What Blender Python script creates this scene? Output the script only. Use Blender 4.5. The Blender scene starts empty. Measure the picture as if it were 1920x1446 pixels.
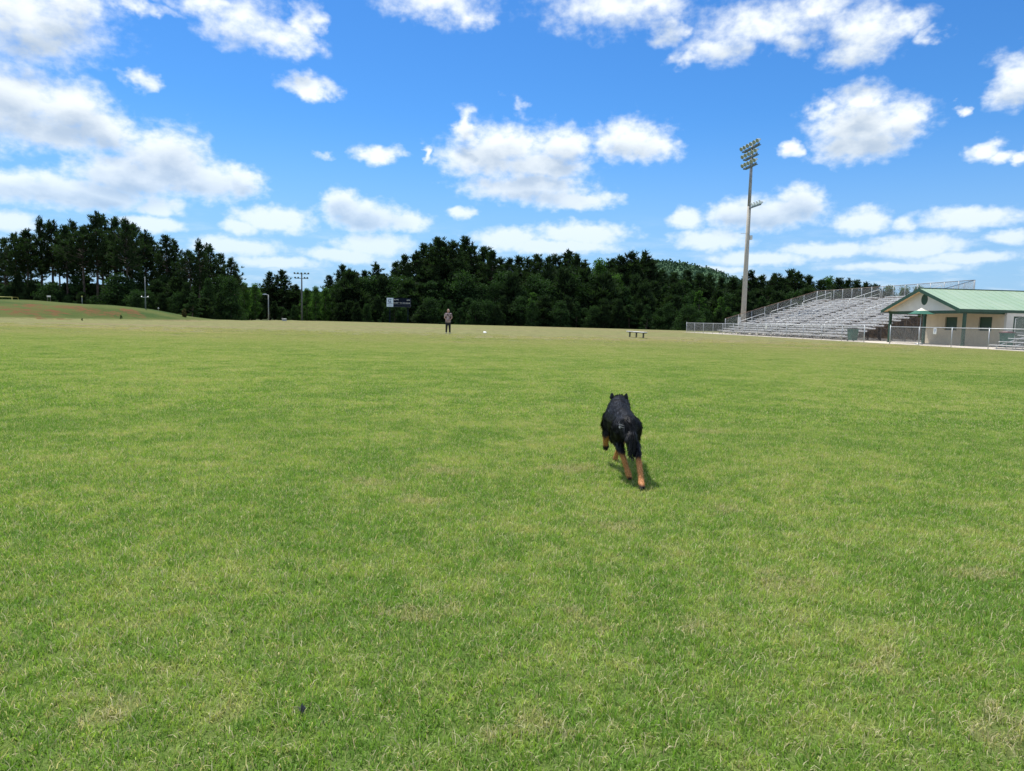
import bpy, bmesh, math, random
import numpy as np
R = math.radians
random.seed(7); RG = np.random.default_rng(11)
sc = bpy.context.scene
C = sc.collection

# ------------------------------------------------------------ camera, sky, sun, exposure
F = 1333.0; CH = 1.07; PITCH = math.atan(123 / F); ROLL = .0237
fw = np.array([0, math.cos(PITCH), -math.sin(PITCH)]); r0 = np.array([1., 0, 0]); u0 = np.cross(r0, fw)
cr = math.cos(ROLL) * r0 + math.sin(ROLL) * u0; cu = -math.sin(ROLL) * r0 + math.cos(ROLL) * u0
cam_d = bpy.data.cameras.new('camera'); cam = bpy.data.objects.new('camera', cam_d); C.objects.link(cam)
from mathutils import Matrix, Vector
M = Matrix.Identity(4)
for i in range(3):
    M[i][0] = cr[i]; M[i][1] = cu[i]; M[i][2] = -fw[i]
M[2][3] = CH
cam.matrix_world = M
cam_d.sensor_fit = 'HORIZONTAL'; cam_d.sensor_width = 36; cam_d.lens = F / 1920 * 36
cam_d.clip_start = .05; cam_d.clip_end = 6000
sc.camera = cam

def ray(px, py): return fw + cr * (px - 960) / F - cu * (py - 723) / F
def at(px, py, Y): d = ray(px, py); return d * Y / d[1] + [0, 0, CH]
def gp(px, py, z=0): d = ray(px, py); return d * (z - CH) / d[2] + [0, 0, CH]

SUN_EL = 63.0; SUN_AZ = -31.0          # azimuth from +Y towards +X
sl = bpy.data.lights.new('sun', 'SUN'); sl.energy = 4.9; sl.angle = R(.5); sl.color = (1, .965, .9)
so = bpy.data.objects.new('sun', sl); C.objects.link(so)
sd = Vector((math.sin(R(SUN_AZ)) * math.cos(R(SUN_EL)), math.cos(R(SUN_AZ)) * math.cos(R(SUN_EL)), math.sin(R(SUN_EL))))
so.rotation_euler = sd.to_track_quat('Z', 'Y').to_euler(); so.location = (0, 0, 60)
sc.view_settings.view_transform = 'Standard'; sc.view_settings.look = 'None'
sc.view_settings.exposure = 0.3; sc.view_settings.gamma = 1; sc.view_settings.use_curve_mapping = False

class NT:
    """tiny helper for building node trees"""
    def __init__(s, nt): s.nt = nt; s.n = nt.nodes; s.l = nt.links
    def node(s, typ, **kw):
        n = s.n.new(typ)
        for k, v in kw.items(): setattr(n, k, v)
        return n
    def put(s, sock, v):
        if isinstance(v, bpy.types.NodeSocket): s.l.new(v, sock)
        elif v is not None: sock.default_value = v
    def math(s, op, a, b=None, c=None, clamp=False):
        n = s.node('ShaderNodeMath', operation=op); n.use_clamp = clamp
        for i, v in enumerate((a, b, c)): s.put(n.inputs[i], v)
        return n.outputs[0]
    def vm(s, op, a, b=None, scale=None):
        n = s.node('ShaderNodeVectorMath', operation=op)
        s.put(n.inputs[0], a)
        if b is not None: s.put(n.inputs[1], b)
        if scale is not None: s.put(n.inputs['Scale'], scale)
        return n.outputs['Value'] if op in ('LENGTH', 'DOT_PRODUCT', 'DISTANCE') else n.outputs[0]
    def noise(s, vec, scale, detail=3, rough=.5, dim='3D', lac=2.0):
        n = s.node('ShaderNodeTexNoise', noise_dimensions=dim)
        s.put(n.inputs['Vector'], vec); n.inputs['Scale'].default_value = scale
        n.inputs['Detail'].default_value = detail; n.inputs['Roughness'].default_value = rough
        n.inputs['Lacunarity'].default_value = lac
        return n
    def sstep(s, v, a, b, lo=0., hi=1.):
        n = s.node('ShaderNodeMapRange', interpolation_type='SMOOTHSTEP')
        s.put(n.inputs[0], v); s.put(n.inputs[1], a); s.put(n.inputs[2], b); n.inputs[3].default_value = lo; n.inputs[4].default_value = hi
        return n.outputs[0]
    def mix(s, f, a, b, bt='MIX'):
        n = s.node('ShaderNodeMix', data_type='RGBA', blend_type=bt)
        s.put(n.inputs[0], f)
        for k, v in ((6, a), (7, b)):
            if isinstance(v, tuple): v = (*v, 1) if len(v) == 3 else v
            s.put(n.inputs[k], v)
        return n.outputs[2]
    def comb(s, x, y, z=0.):
        n = s.node('ShaderNodeCombineXYZ'); s.put(n.inputs[0], x); s.put(n.inputs[1], y); s.put(n.inputs[2], z); return n.outputs[0]
    def sep(s, v):
        n = s.node('ShaderNodeSeparateXYZ'); s.put(n.inputs[0], v); return n.outputs

# clouds: where they stand in the sky (read off the photo, kept as azimuth / elevation in degrees)
CL = [(40,30,175,85,0),(130,0,90,70,0),(70,78,75,30,0),
 (20,190,140,85,0),(130,200,95,62,0),(185,240,80,50,0),(90,252,130,32,0),
 (310,300,95,62,0),(380,335,105,42,0),(240,330,110,45,0),(455,340,28,34,0),
 (110,358,140,32,0),(10,348,75,30,0),(190,370,80,28,0),(300,388,46,20,0),(285,420,70,14,0),(20,415,60,24,0),
 (450,38,90,52,.15),(530,75,75,38,.15),(575,55,34,50,.25),(390,12,70,26,.2),(262,12,60,16,.3),
 (580,163,58,22,.1),(265,150,34,18,.45),(712,290,46,20,0),(820,5,112,36,0),(880,20,46,26,.1),
 (1150,10,140,58,0),(1245,55,40,30,.2),(1230,0,80,45,0),
 (876,245,24,38,.1),(945,275,105,45,0),(905,300,85,34,0),(1055,275,62,42,0),(1010,315,95,28,0),
 (985,352,125,28,0),(1075,375,90,18,.1),(1185,262,74,44,0),(1215,280,60,30,0),(803,290,11,17,.2),
 (1430,45,150,48,.1),(1345,90,75,34,.15),(1290,112,34,22,.3),(1540,12,90,30,.1),(1480,80,50,26,.3),
 (1625,50,90,55,0),(1600,88,62,34,.05),(1700,35,55,32,.2),(1755,58,34,18,.4),
 (1620,235,112,62,0),(1625,185,56,38,0),(1550,200,42,24,.3),(1690,225,48,50,.1),(1610,275,100,30,0),
 (1480,275,22,15,.25),(1905,150,62,52,.05),(1808,199,20,11,.25),(1838,287,40,19,.15),(1882,298,34,12,.35),(1916,300,16,13,.1),
 (1500,380,56,34,0),(1440,400,110,34,.05),(1375,402,50,30,.05),(1288,412,36,22,0),
 (1618,415,54,27,.1),(1820,408,105,22,.05),(1892,446,44,14,.1),(1700,420,30,16,.4),
 (1330,452,72,20,.1),(1420,485,110,14,.2),(645,385,40,30,0),(685,405,75,28,0),(765,415,45,20,.1),
 (515,412,78,26,0),(450,425,40,14,.1),(864,397,26,12,.2),(1090,437,95,22,0),(950,448,68,20,.05),(1040,462,130,14,.1),
 (700,458,78,24,0),(640,478,80,14,.1),(440,462,90,18,.15),(520,492,90,12,.2),(840,500,120,12,.25),
 (1560,468,100,14,.15),(1720,462,100,22,.1),(1800,485,120,12,.2),(970,195,22,22,.6),(610,295,30,8,.7),
 (1680,500,160,10,.25),(1340,505,90,8,.3),(330,350,30,12,.3)]
def azel(d):
    return math.degrees(math.atan2(d[0], d[1])), math.degrees(math.asin(d[2] / np.linalg.norm(d)))
w = bpy.data.worlds.new("World"); sc.world = w; w.use_nodes = True
w.node_tree.nodes.clear()
T = NT(w.node_tree)
tc = T.node('ShaderNodeTexCoord').outputs['Generated']
X_, Y_, Z_ = T.sep(tc)
az = T.math('MULTIPLY', T.math('ARCTAN2', X_, Y_), 57.2958)
el = T.math('MULTIPLY', T.math('ARCSINE', Z_), 57.2958)
def field(T, az, el, dy, CL):
    """cloud density at (az, el+dy): warped ellipses joined, then roughened"""
    e2 = T.math('ADD', el, dy) if dy is not None else el
    amp = T.sstep(e2, 0., 24., .35, 1.6)
    p = T.comb(az, T.math('MULTIPLY', e2, 1.35), 0.)
    nz = T.noise(p, .40, 4, .56)
    nv = T.vm('SUBTRACT', nz.outputs['Color'], (.5, .5, .5))
    nv = T.vm('MULTIPLY', nv, (3.4, 1.9, 0))
    nv = T.vm('SCALE', nv, scale=amp)
    q = T.vm('ADD', T.comb(az, e2, 0.), nv); qx, qy, qz = T.sep(q)
    cur = None
    for cx, cy, rx, ry, faint in CL:
        a0, e0 = azel(ray(cx, cy)); a1, _ = azel(ray(cx + rx, cy)); _, e1 = azel(ray(cx, cy - ry))
        sx = 1 / max(abs(a1 - a0) * 1.3, .25); sy = 1 / max(abs(e1 - e0) * 1.36, .22)
        m = T.node('ShaderNodeVectorMath', operation='MULTIPLY_ADD')    # z carries nothing (scale 0): it only keeps the nodes in order
        T.put(m.inputs[0], q if cur is None else T.comb(qx, qy, cur))
        m.inputs[1].default_value = (sx, sy, 0); m.inputs[2].default_value = (-a0 * sx, -e0 * sy, faint * .9)
        L = T.vm('LENGTH', m.outputs[0])
        cur = L if cur is None else T.math('SMOOTH_MIN', cur, L, .14)
    D = T.math('SUBTRACT', 1.0, cur)
    fine = T.noise(p, 1.15, 6, .52).outputs['Fac']
    fine = T.math('MULTIPLY', T.math('SUBTRACT', fine, .5), .8)
    fine = T.math('MULTIPLY', fine, T.sstep(D, -1.2, .1))
    return T.math('ADD', D, fine), D
D0, DS = field(T, az, el, None, CL)
up = T.math('MULTIPLY', T.sstep(el, 0., 25.), 2.5)
_, D1 = field(T, az, el, T.math('ADD', up, .15), [c for c in CL if c[3] >= 28 and c[4] < .2])
alpha = T.sstep(D0, .0, T.sstep(el, 5., 28., .6, 1.15))
sky = T.node('ShaderNodeTexSky', sky_type='NISHITA')
sky.sun_disc = False; sky.sun_elevation = R(SUN_EL); sky.sun_rotation = R(SUN_AZ % 360)
sky.altitude = 0; sky.air_density = 1.0; sky.dust_density = .1; sky.ozone_density = 1.6
hs = T.node('ShaderNodeHueSaturation'); hs.inputs['Saturation'].default_value = 1.22; hs.inputs['Value'].default_value = 1.0
T.put(hs.inputs['Color'], sky.outputs[0])
skyc = T.mix(1.0, hs.outputs[0], (.68, 1.12, 1.50), 'MULTIPLY')
skyc = T.mix(T.sstep(el, 16., -2., 0., .85), skyc, (3.7, 5.7, 9.0))
thick = T.sstep(DS, .05, .62)
shade = T.math('MULTIPLY', T.sstep(D1, -.05, .95), thick)
puff = T.noise(T.comb(az, T.math('MULTIPLY', el, 1.5), 3.), .42, 4, .5).outputs['Fac']
shade = T.math('MULTIPLY', shade, T.sstep(puff, .30, .62, .5, .92))
white = (11., 11.5, 11.5, 1); grey = (4.9, 6.1, 7.7, 1)
cc = T.mix(shade, white, grey)
low = T.sstep(el, 0., 15., .5, 1.)                   # air between us and the low clouds
al2 = T.math('MULTIPLY', T.math('MULTIPLY', alpha, low), .97)
veil = T.noise(T.comb(T.math('MULTIPLY', az, .5), T.math('MULTIPLY', el, 2.4), 8.), .5, 5, .6).outputs['Fac']
veil = T.math('MULTIPLY', T.math('MULTIPLY', T.sstep(veil, .42, .78), T.sstep(el, 9., 1., 0., .55)), T.sstep(el, -.5, 0.))
al2 = T.math('MAXIMUM', al2, veil)
els = T.noise(T.comb(az, T.math('MULTIPLY', el, 2.), 17.), .045, 4, .6).outputs['Fac']      # unseen clouds added outside the part listed above, to whiten the fill light
side = T.math('MAXIMUM', T.sstep(T.math('ABSOLUTE', az), 44., 52.), T.sstep(el, 34., 40.))
al2 = T.math('MAXIMUM', al2, T.math('MULTIPLY', T.sstep(els, .46, .56, 0., .9), side))
al2 = T.math('MULTIPLY', al2, T.sstep(el, -.6, -.1)); col = T.mix(al2, skyc, cc)
col = T.mix(T.sstep(el, -.5, -1.5), col, (1.2, 1.6, .8))
bg = T.node('ShaderNodeBackground'); T.put(bg.inputs[0], col); bg.inputs[1].default_value = .08
wo = T.node('ShaderNodeOutputWorld'); T.l.new(bg.outputs[0], wo.inputs[0])
w.cycles.sampling_method = 'NONE'
sc.cycles.max_bounces = 5; sc.cycles.diffuse_bounces = 2; sc.cycles.glossy_bounces = 2
sc.cycles.transmission_bounces = 3; sc.cycles.transparent_max_bounces = 8

# ------------------------------------------------------------ helpers
def tag(o, label=None, cat=None, group=None, kind=None):
    if label: o['label'] = label
    if cat: o['category'] = cat
    if group: o['group'] = group
    if kind: o['kind'] = kind
    return o
def link_mesh(name, me, mat, parent=None):
    o = bpy.data.objects.new(name, me); C.objects.link(o)
    for m in (mat if isinstance(mat, (list, tuple)) else [mat]): me.materials.append(m)
    if parent is not None: o.parent = parent
    return o
def np_mesh(name, V, Fs, attr=None):
    """Fs: int array (n,3) or (n,4)"""
    V = np.asarray(V, np.float32); Fs = np.asarray(Fs, np.int32)
    me = bpy.data.meshes.new(name); k = Fs.shape[1]
    me.vertices.add(len(V)); me.vertices.foreach_set('co', V.ravel())
    me.loops.add(Fs.size); me.loops.foreach_set('vertex_index', Fs.ravel())
    me.polygons.add(len(Fs)); me.polygons.foreach_set('loop_start', np.arange(0, Fs.size, k, dtype=np.int32))
    for an, av in (attr or {}).items():
        a = me.attributes.new(an, 'FLOAT', 'POINT'); a.data.foreach_set('value', np.asarray(av, np.float32))
    me.update(calc_edges=True)
    return me
class MB:
    def __init__(s): s.v = []; s.f = []
    def add(s, V, Fs):
        b = len(s.v); s.v += [tuple(p) for p in V]; s.f += [tuple(b + i for i in f) for f in Fs]; return s
    def box(s, x0, x1, y0, y1, z0, z1):
        V = [(x, y, z) for z in (z0, z1) for x, y in ((x0, y0), (x1, y0), (x1, y1), (x0, y1))]
        return s.add(V, [(3,2,1,0),(4,5,6,7),(0,1,5,4),(1,2,6,5),(2,3,7,6),(3,0,4,7)])
    def tube(s, pts, rad, n=8, cap=True):
        pts = [np.array(p, float) for p in pts]
        if not isinstance(rad, (list, tuple)): rad = [rad] * len(pts)
        V = []; Fs = []
        for i, p in enumerate(pts):
            t = pts[min(i + 1, len(pts) - 1)] - pts[max(i - 1, 0)]; t = t / (np.linalg.norm(t) + 1e-9)
            a = np.array([0, 0, 1.]) if abs(t[2]) < .9 else np.array([1., 0, 0])
            e1 = np.cross(t, a); e1 /= np.linalg.norm(e1); e2 = np.cross(t, e1)
            for k in range(n):
                th = 2 * math.pi * k / n; V.append(p + rad[i] * (math.cos(th) * e1 + math.sin(th) * e2))
        for i in range(len(pts) - 1):
            for k in range(n):
                a = i * n + k; b = i * n + (k + 1) % n; Fs.append((a, b, b + n, a + n))
        if cap: Fs.append(tuple(range(n))[::-1]); Fs.append(tuple((len(pts) - 1) * n + k for k in range(n)))
        return s.add(V, Fs)
    def lathe(s, prof, c=(0,0,0), n=16, ax=None):
        V = []; Fs = []
        for r, z in prof:
            for k in range(n):
                th = 2 * math.pi * k / n; V.append(np.array((r * math.cos(th), r * math.sin(th), z)))
        if ax is not None:
            q = Vector((0, 0, 1)).rotation_difference(Vector(ax)).to_matrix()
            V = [np.array(q @ Vector(v)) for v in V]
        V = [v + np.array(c) for v in V]
        for i in range(len(prof) - 1):
            for k in range(n):
                a = i * n + k; b = i * n + (k + 1) % n; Fs.append((a, b, b + n, a + n))
        return s.add(V, Fs)
    def build(s, name, mat, parent=None, smooth=False, bevel=0):
        me = bpy.data.meshes.new(name); me.from_pydata([tuple(map(float, p)) for p in s.v], [], s.f)
        o = link_mesh(name, me, mat, parent)
        if smooth:
            me.shade_smooth()
        if bevel:
            b = o.modifiers.new('bevel', 'BEVEL'); b.width = bevel; b.segments = 2; b.limit_method = 'ANGLE'
        return o
def empty(name, loc, rz=0, label=None, cat=None, group=None):
    o = bpy.data.objects.new(name, None); C.objects.link(o); o.location = tuple(loc); o.rotation_euler = (0, 0, rz)
    o.empty_display_size = .3
    return tag(o, label, cat, group)

def mat(name, col, rough=.7, var=.15, scale=3., metal=0., bump=0., col2=None, trans=None, spec=.5, dirt=None):
    m = bpy.data.materials.new(name); m.use_nodes = True; m.node_tree.nodes.clear(); t = NT(m.node_tree)
    b = t.node('ShaderNodeBsdfPrincipled'); b.inputs['Roughness'].default_value = rough; b.inputs['Metallic'].default_value = metal
    b.inputs['Specular IOR Level'].default_value = spec
    co = t.node('ShaderNodeTexCoord').outputs['Object']
    n = t.noise(co, scale, 5, .6).outputs['Fac']
    f = t.sstep(n, .3, .7)
    c1 = tuple(max(0, c * (1 - var)) for c in col)
    c2 = col2 if col2 else tuple(min(1, c * (1 + var)) for c in col)
    cc = t.mix(f, c1, c2)
    if dirt:
        n2 = t.noise(co, dirt[1], 6, .7).outputs['Fac']
        cc = t.mix(t.sstep(n2, .5, .72), cc, dirt[0])
    t.put(b.inputs['Base Color'], cc)
    if bump:
        bp = t.node('ShaderNodeBump'); bp.inputs['Strength'].default_value = bump; bp.inputs['Distance'].default_value = .02
        t.put(bp.inputs['Height'], t.noise(co, scale * 6, 4, .6).outputs['Fac']); t.l.new(bp.outputs[0], b.inputs['Normal'])
    out = t.node('ShaderNodeOutputMaterial')
    if trans:
        tr = t.node('ShaderNodeBsdfTranslucent'); t.put(tr.inputs[0], t.mix(1.0, cc, (*trans[1],), 'MULTIPLY'))
        ms = t.node('ShaderNodeMixShader'); ms.inputs[0].default_value = trans[0]
        t.l.new(b.outputs[0], ms.inputs[1]); t.l.new(tr.outputs[0], ms.inputs[2]); t.l.new(ms.outputs[0], out.inputs[0])
    else: t.l.new(b.outputs[0], out.inputs[0])
    return m

# ------------------------------------------------------------ terrain
def px_of(X, Y): # photo column of a ground point, near enough for the edge table
    return 960 + F * X / np.maximum(Y, 1)
def ss(a, b, x): t = np.clip((x - a) / (b - a), 0, 1); return t * t * (3 - 2 * t)
EX = [-900, 345, 450, 600, 840, 1000, 1290, 1500, 3000]; EY = [88, 92, 102, 140, 128, 126, 116, 125, 140]
BPX = [-1500, -300, 0, 50, 100, 150, 200, 250, 280, 310, 335, 350]
BPY = [545, 553, 561.5, 563, 566.5, 570, 572.5, 577, 583, 590, 597, 599]
def ridge_h(px):
    y = np.interp(px, BPX, BPY); hor = 600 + .0237 * (px - 960)
    return np.where(px < 352, np.maximum(0, CH + (hor - y) * 85 / F), 0)
BZ = (ridge_h(np.array([351.]))[0])
def H(X, Y):
    X = np.asarray(X, float); Y = np.asarray(Y, float)
    d = Y
    px = px_of(X, np.maximum(Y, 20))
    E = np.interp(px, EX, EY)
    bx = 960 + F * X / 85.                       # berm profile runs along X at its ridge
    b = ridge_h(bx) * (1 - ss(335, 352, bx))
    edge = 57 + 20 * ss(-15, 340, bx) - 0
    berm = b * ss(edge, 84, Y) * (1 - .75 * ss(86, 100, Y))
    drop = -1.7 * ss(0, 16, d - E) * ss(20, 60, Y)
    drop = np.where(bx < 345, drop * .5, drop)
    bump = .03 * np.sin(X * .7 + Y * .23) * np.sin(Y * .5) * ss(56, 70, Y) * (b > .05)
    return berm + drop + bump
def hit(px, py):
    d = ray(px, py)
    for Y in np.arange(40, 100, .1):
        q = d * Y / d[1] + [0, 0, CH]
        if q[2] <= float(H(q[0], Y)): return q
    return d * 84 / d[1] + [0, 0, CH]
def grid_axis(parts):
    out = []
    for a, b, st in parts: out += list(np.arange(a, b, st))
    out.append(parts[-1][1]); return np.array(out)
gx = grid_axis([(-3000, -400, 200), (-400, -120, 10), (-120, -20, 1.), (-20, 60, 2), (60, 200, 8), (200, 3000, 200)])
gy = grid_axis([(-60, 50, 10), (50, 165, 1.), (165, 300, 8), (300, 4000, 200)])
GX, GY = np.meshgrid(gx, gy); GZ = H(GX, GY)
nx, ny = len(gx), len(gy)
ii = (np.arange(ny - 1)[:, None] * nx + np.arange(nx - 1)[None, :]).ravel()
gme = np_mesh('ground', np.stack([GX.ravel(), GY.ravel(), GZ.ravel()], 1), np.stack([ii, ii + 1, ii + nx + 1, ii + nx], 1))

# turf colour as a node group shared by the ground and the blades, driven by world position
BARE = [(1840,1078,.22,.10),(1330,810,.22,.16),(830,885,.30,.14),(1660,1255,.12,.10),(1905,1380,.14,.13),(700,905,.2,.12),
        (790,940,.2,.10),(1090,1160,.11,.09),(1070,880,.3,.16),(1370,958,.14,.12),(1150,985,.2,.10),(790,1155,.16,.10),(1470,1095,.2,.12),(200,1330,.14,.08),
        (1310,1180,.14,.10),(1000,1370,.12,.07),(120,612,13,4.),(250,617,8,3.),(620,617,9,2.5),(520,606,9,7.),(330,622,6,2.),(1235,633,4,2.5),(1330,640,5,2.),(1040,615,9,6.),(1500,652,4,2.)]
tg = bpy.data.node_groups.new('turf_colour', 'ShaderNodeTree')
tg.interface.new_socket('Color', in_out='OUTPUT', socket_type='NodeSocketColor')
tg.interface.new_socket('Dry', in_out='OUTPUT', socket_type='NodeSocketFloat')
tg.interface.new_socket('Bare', in_out='OUTPUT', socket_type='NodeSocketFloat')
t = NT(tg)
P = t.node('ShaderNodeNewGeometry').outputs['Position']
px_, py_, pz_ = t.sep(P)
P2 = t.comb(px_, py_, 0.)
a = t.noise(P2, .22, 4, .6).outputs['Fac']; b_ = t.noise(P2, 1.3, 4, .6).outputs['Fac']; c_ = t.noise(t.vm('ADD', P2, (31, 7, 0)), 6.5, 5, .72).outputs['Fac']
Pst = t.comb(t.math('MULTIPLY', px_, .028), t.math('MULTIPLY', py_, .10), 2.)
st = t.noise(Pst, 1., 5, .65).outputs['Fac']            # long straw-coloured swathes across the far field
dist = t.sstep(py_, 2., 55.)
s1 = t.math('MULTIPLY_ADD', a, .34, t.math('MULTIPLY', b_, .48))
s1 = t.math('MULTIPLY_ADD', c_, .66, s1)
s1 = t.math('ADD', s1, t.math('MULTIPLY', dist, .13))
dry = t.sstep(s1, .59, .99)
bare = None
for cx, cy, rx, ry in BARE:
    g = gp(cx, cy); m = t.node('ShaderNodeMapping'); t.put(m.inputs[0], t.vm('ADD', P2, t.vm('SCALE', t.vm('SUBTRACT', t.noise(P2, 9. if rx < 1 else .6, 3, .6).outputs['Color'], (.5,.5,.5)), scale=.55 if rx < 1 else 4.)))
    m.inputs[1].default_value = (-g[0] / rx, -g[1] / ry, 0); m.inputs[3].default_value = (1 / rx, 1 / ry, 0)
    L = t.vm('LENGTH', m.outputs[0]); bare = L if bare is None else t.math('MINIMUM', bare, L)
bare = t.math('MAXIMUM', t.sstep(bare, 1.1, .3, 0., .7), t.math('MULTIPLY', t.sstep(st, .50, .66), t.sstep(py_, 14., 60., 0., 1.)))
tuft = t.noise(t.vm('ADD', P2, (3, 57, 0)), 2.4, 5, .7).outputs['Fac']
bare = t.math('MAXIMUM', bare, t.math('MULTIPLY', t.sstep(tuft, .66, .74), .7))
G_DEEP = (.150, .290, .036); G_MID = (.280, .405, .070); G_YEL = (.450, .460, .160)
colr = t.mix(t.sstep(dry, 0., .55), G_DEEP, G_MID)
colr = t.mix(t.sstep(dry, .35, 1.), colr, G_YEL)
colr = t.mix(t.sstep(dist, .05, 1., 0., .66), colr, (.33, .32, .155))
colr = t.mix(t.math('MULTIPLY', bare, .5), colr, (.44, .33, .20))
go = t.node('NodeGroupOutput'); t.put(go.inputs[0], colr); t.put(go.inputs[1], dry); t.put(go.inputs[2], bare)

m = bpy.data.materials.new('turf_ground'); m.use_nodes = True; m.node_tree.nodes.clear(); t = NT(m.node_tree)
grp = t.node('ShaderNodeGroup'); grp.node_tree = tg
P = t.node('ShaderNodeNewGeometry').outputs['Position']; x_, y_, z_ = t.sep(P)
P2 = t.comb(x_, y_, 0.)
fine = t.noise(P2, 22., 5, .75).outputs['Fac']; fine2 = t.noise(P2, 120., 3, .7).outputs['Fac']
soil = t.mix(t.sstep(fine2, .4, .6), (.03, .04, .012), (.10, .13, .04))
near = t.sstep(y_, 26., 46.)
colg = t.mix(t.sstep(fine, .3, .72, 0., .6), grp.outputs[0], t.mix(1., grp.outputs[0], (.55, .6, .5), 'MULTIPLY'))
mo = t.noise(t.comb(x_, t.math('MULTIPLY', y_, .8), 0.), 1.1, 5, .7).outputs['Fac']; mo2 = t.sstep(mo, .3, .7, .42, .68)
colg = t.mix(1.0, colg, t.comb(mo2, t.math('MULTIPLY', mo2, .95), t.math('MULTIPLY', mo2, .93)), 'MULTIPLY')
gcol = t.mix(near, t.mix(.22, soil, grp.outputs[0]), colg)
# red clay washouts on the berm
clay = t.noise(t.comb(t.math('MULTIPLY', x_, .09), t.math('MULTIPLY', y_, .22), t.math('MULTIPLY', z_, .9)), 1., 6, .68).outputs['Fac']
spots = None
for cx, cy, rx, ry in [(150, 578, 4.2, 3.2), (125, 574.5, 3.0, 2.4), (178, 584, 3.2, 3.2), (55, 573, 4.0, 2.2), (40, 585, 3.0, 2.8), (95, 597, 3.6, 1.6), (205, 589, 1.8, 2.0), (240, 584, 2.4, 2.4), (262, 592, 2.2, 2.2), (10, 580, 4, 2.4), (95, 585, 3.4, 2.2)]:
    g = hit(cx, cy); mp = t.node('ShaderNodeMapping')
    t.put(mp.inputs[0], t.vm('ADD', P2, t.vm('SCALE', t.vm('SUBTRACT', t.noise(P2, .5, 6, .75).outputs['Color'], (.5,.5,.5)), scale=7.)))
    rx *= .62; ry *= .5; mp.inputs[1].default_value = (-g[0] / rx, -g[1] / ry, 0); mp.inputs[3].default_value = (1 / rx, 1 / ry, 0)
    L = t.vm('LENGTH', mp.outputs[0]); spots = L if spots is None else t.math('MINIMUM', spots, L)
cm = t.math('MAXIMUM', t.sstep(spots, 1.1, .5), t.sstep(clay, .66, .74))
cm = t.math('MULTIPLY', cm, t.sstep(t.noise(P2, .8, 5, .7).outputs['Fac'], .38, .56))
cm = t.math('MULTIPLY', cm, t.math('MULTIPLY', t.sstep(x_, -31., -35.), t.sstep(y_, 60., 64.)))
bgreen = t.mix(t.sstep(clay, .35, .6), (.036, .068, .012), (.078, .096, .022))
onb = t.math('MULTIPLY', t.sstep(z_, .02, .25), 1.)
gcol = t.mix(onb, gcol, bgreen)
gcol = t.mix(cm, gcol, t.mix(t.sstep(fine, .3, .7), (.080, .040, .016), (.175, .084, .032)))
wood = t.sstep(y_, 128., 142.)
gcol = t.mix(wood, gcol, (.035, .045, .015))  # shade of the trees put into the ground colour beyond the field
bs = t.node('ShaderNodeBsdfPrincipled'); bs.inputs['Roughness'].default_value = .95; bs.inputs['Specular IOR Level'].default_value = .1
t.put(bs.inputs['Base Color'], gcol)
bp = t.node('ShaderNodeBump'); bp.inputs['Strength'].default_value = .6; bp.inputs['Distance'].default_value = .03
t.put(bp.inputs['Height'], fine); t.l.new(bp.outputs[0], bs.inputs['Normal'])
o_ = t.node('ShaderNodeOutputMaterial'); t.l.new(bs.outputs[0], o_.inputs[0])
ground = link_mesh('ground', gme, m); gme.shade_smooth(); tag(ground, kind='structure')

# grass blades
m = bpy.data.materials.new('grass_blade'); m.use_nodes = True; m.node_tree.nodes.clear(); t = NT(m.node_tree)
grp = t.node('ShaderNodeGroup'); grp.node_tree = tg
at_ = t.node('ShaderNodeAttribute', attribute_name='tone').outputs['Fac']
st_ = t.node('ShaderNodeAttribute', attribute_name='straw').outputs['Fac']
k = t.math('MULTIPLY_ADD', at_, .95, .62)
cb = t.mix(1., grp.outputs[0], t.comb(k, k, k), 'MULTIPLY')
cb = t.mix(t.sstep(at_, .72, 1., 0., .5), cb, (.27, .34, .09))
thr = t.math('SUBTRACT', 1.0, t.math('MULTIPLY_ADD', grp.outputs[1], .17, t.math('MULTIPLY_ADD', grp.outputs[2], .45, .15)))
cb = t.mix(t.sstep(t.math('SUBTRACT', st_, thr), -.02, .02), cb, t.mix(at_, (.42, .36, .19), (.72, .66, .42)))
df = t.node('ShaderNodeBsdfPrincipled'); df.inputs['Roughness'].default_value = .55; df.inputs['Specular IOR Level'].default_value = .28
t.put(df.inputs['Base Color'], cb)
tr = t.node('ShaderNodeBsdfTranslucent'); t.put(tr.inputs[0], t.mix(1., cb, (1.05, 1.1, .6), 'MULTIPLY'))
ms = t.node('ShaderNodeMixShader'); ms.inputs[0].default_value = .42
t.l.new(df.outputs[0], ms.inputs[1]); t.l.new(tr.outputs[0], ms.inputs[2])
o_ = t.node('ShaderNodeOutputMaterial'); t.l.new(ms.outputs[0], o_.inputs[0]); GRASS = m
TS = .5
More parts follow.
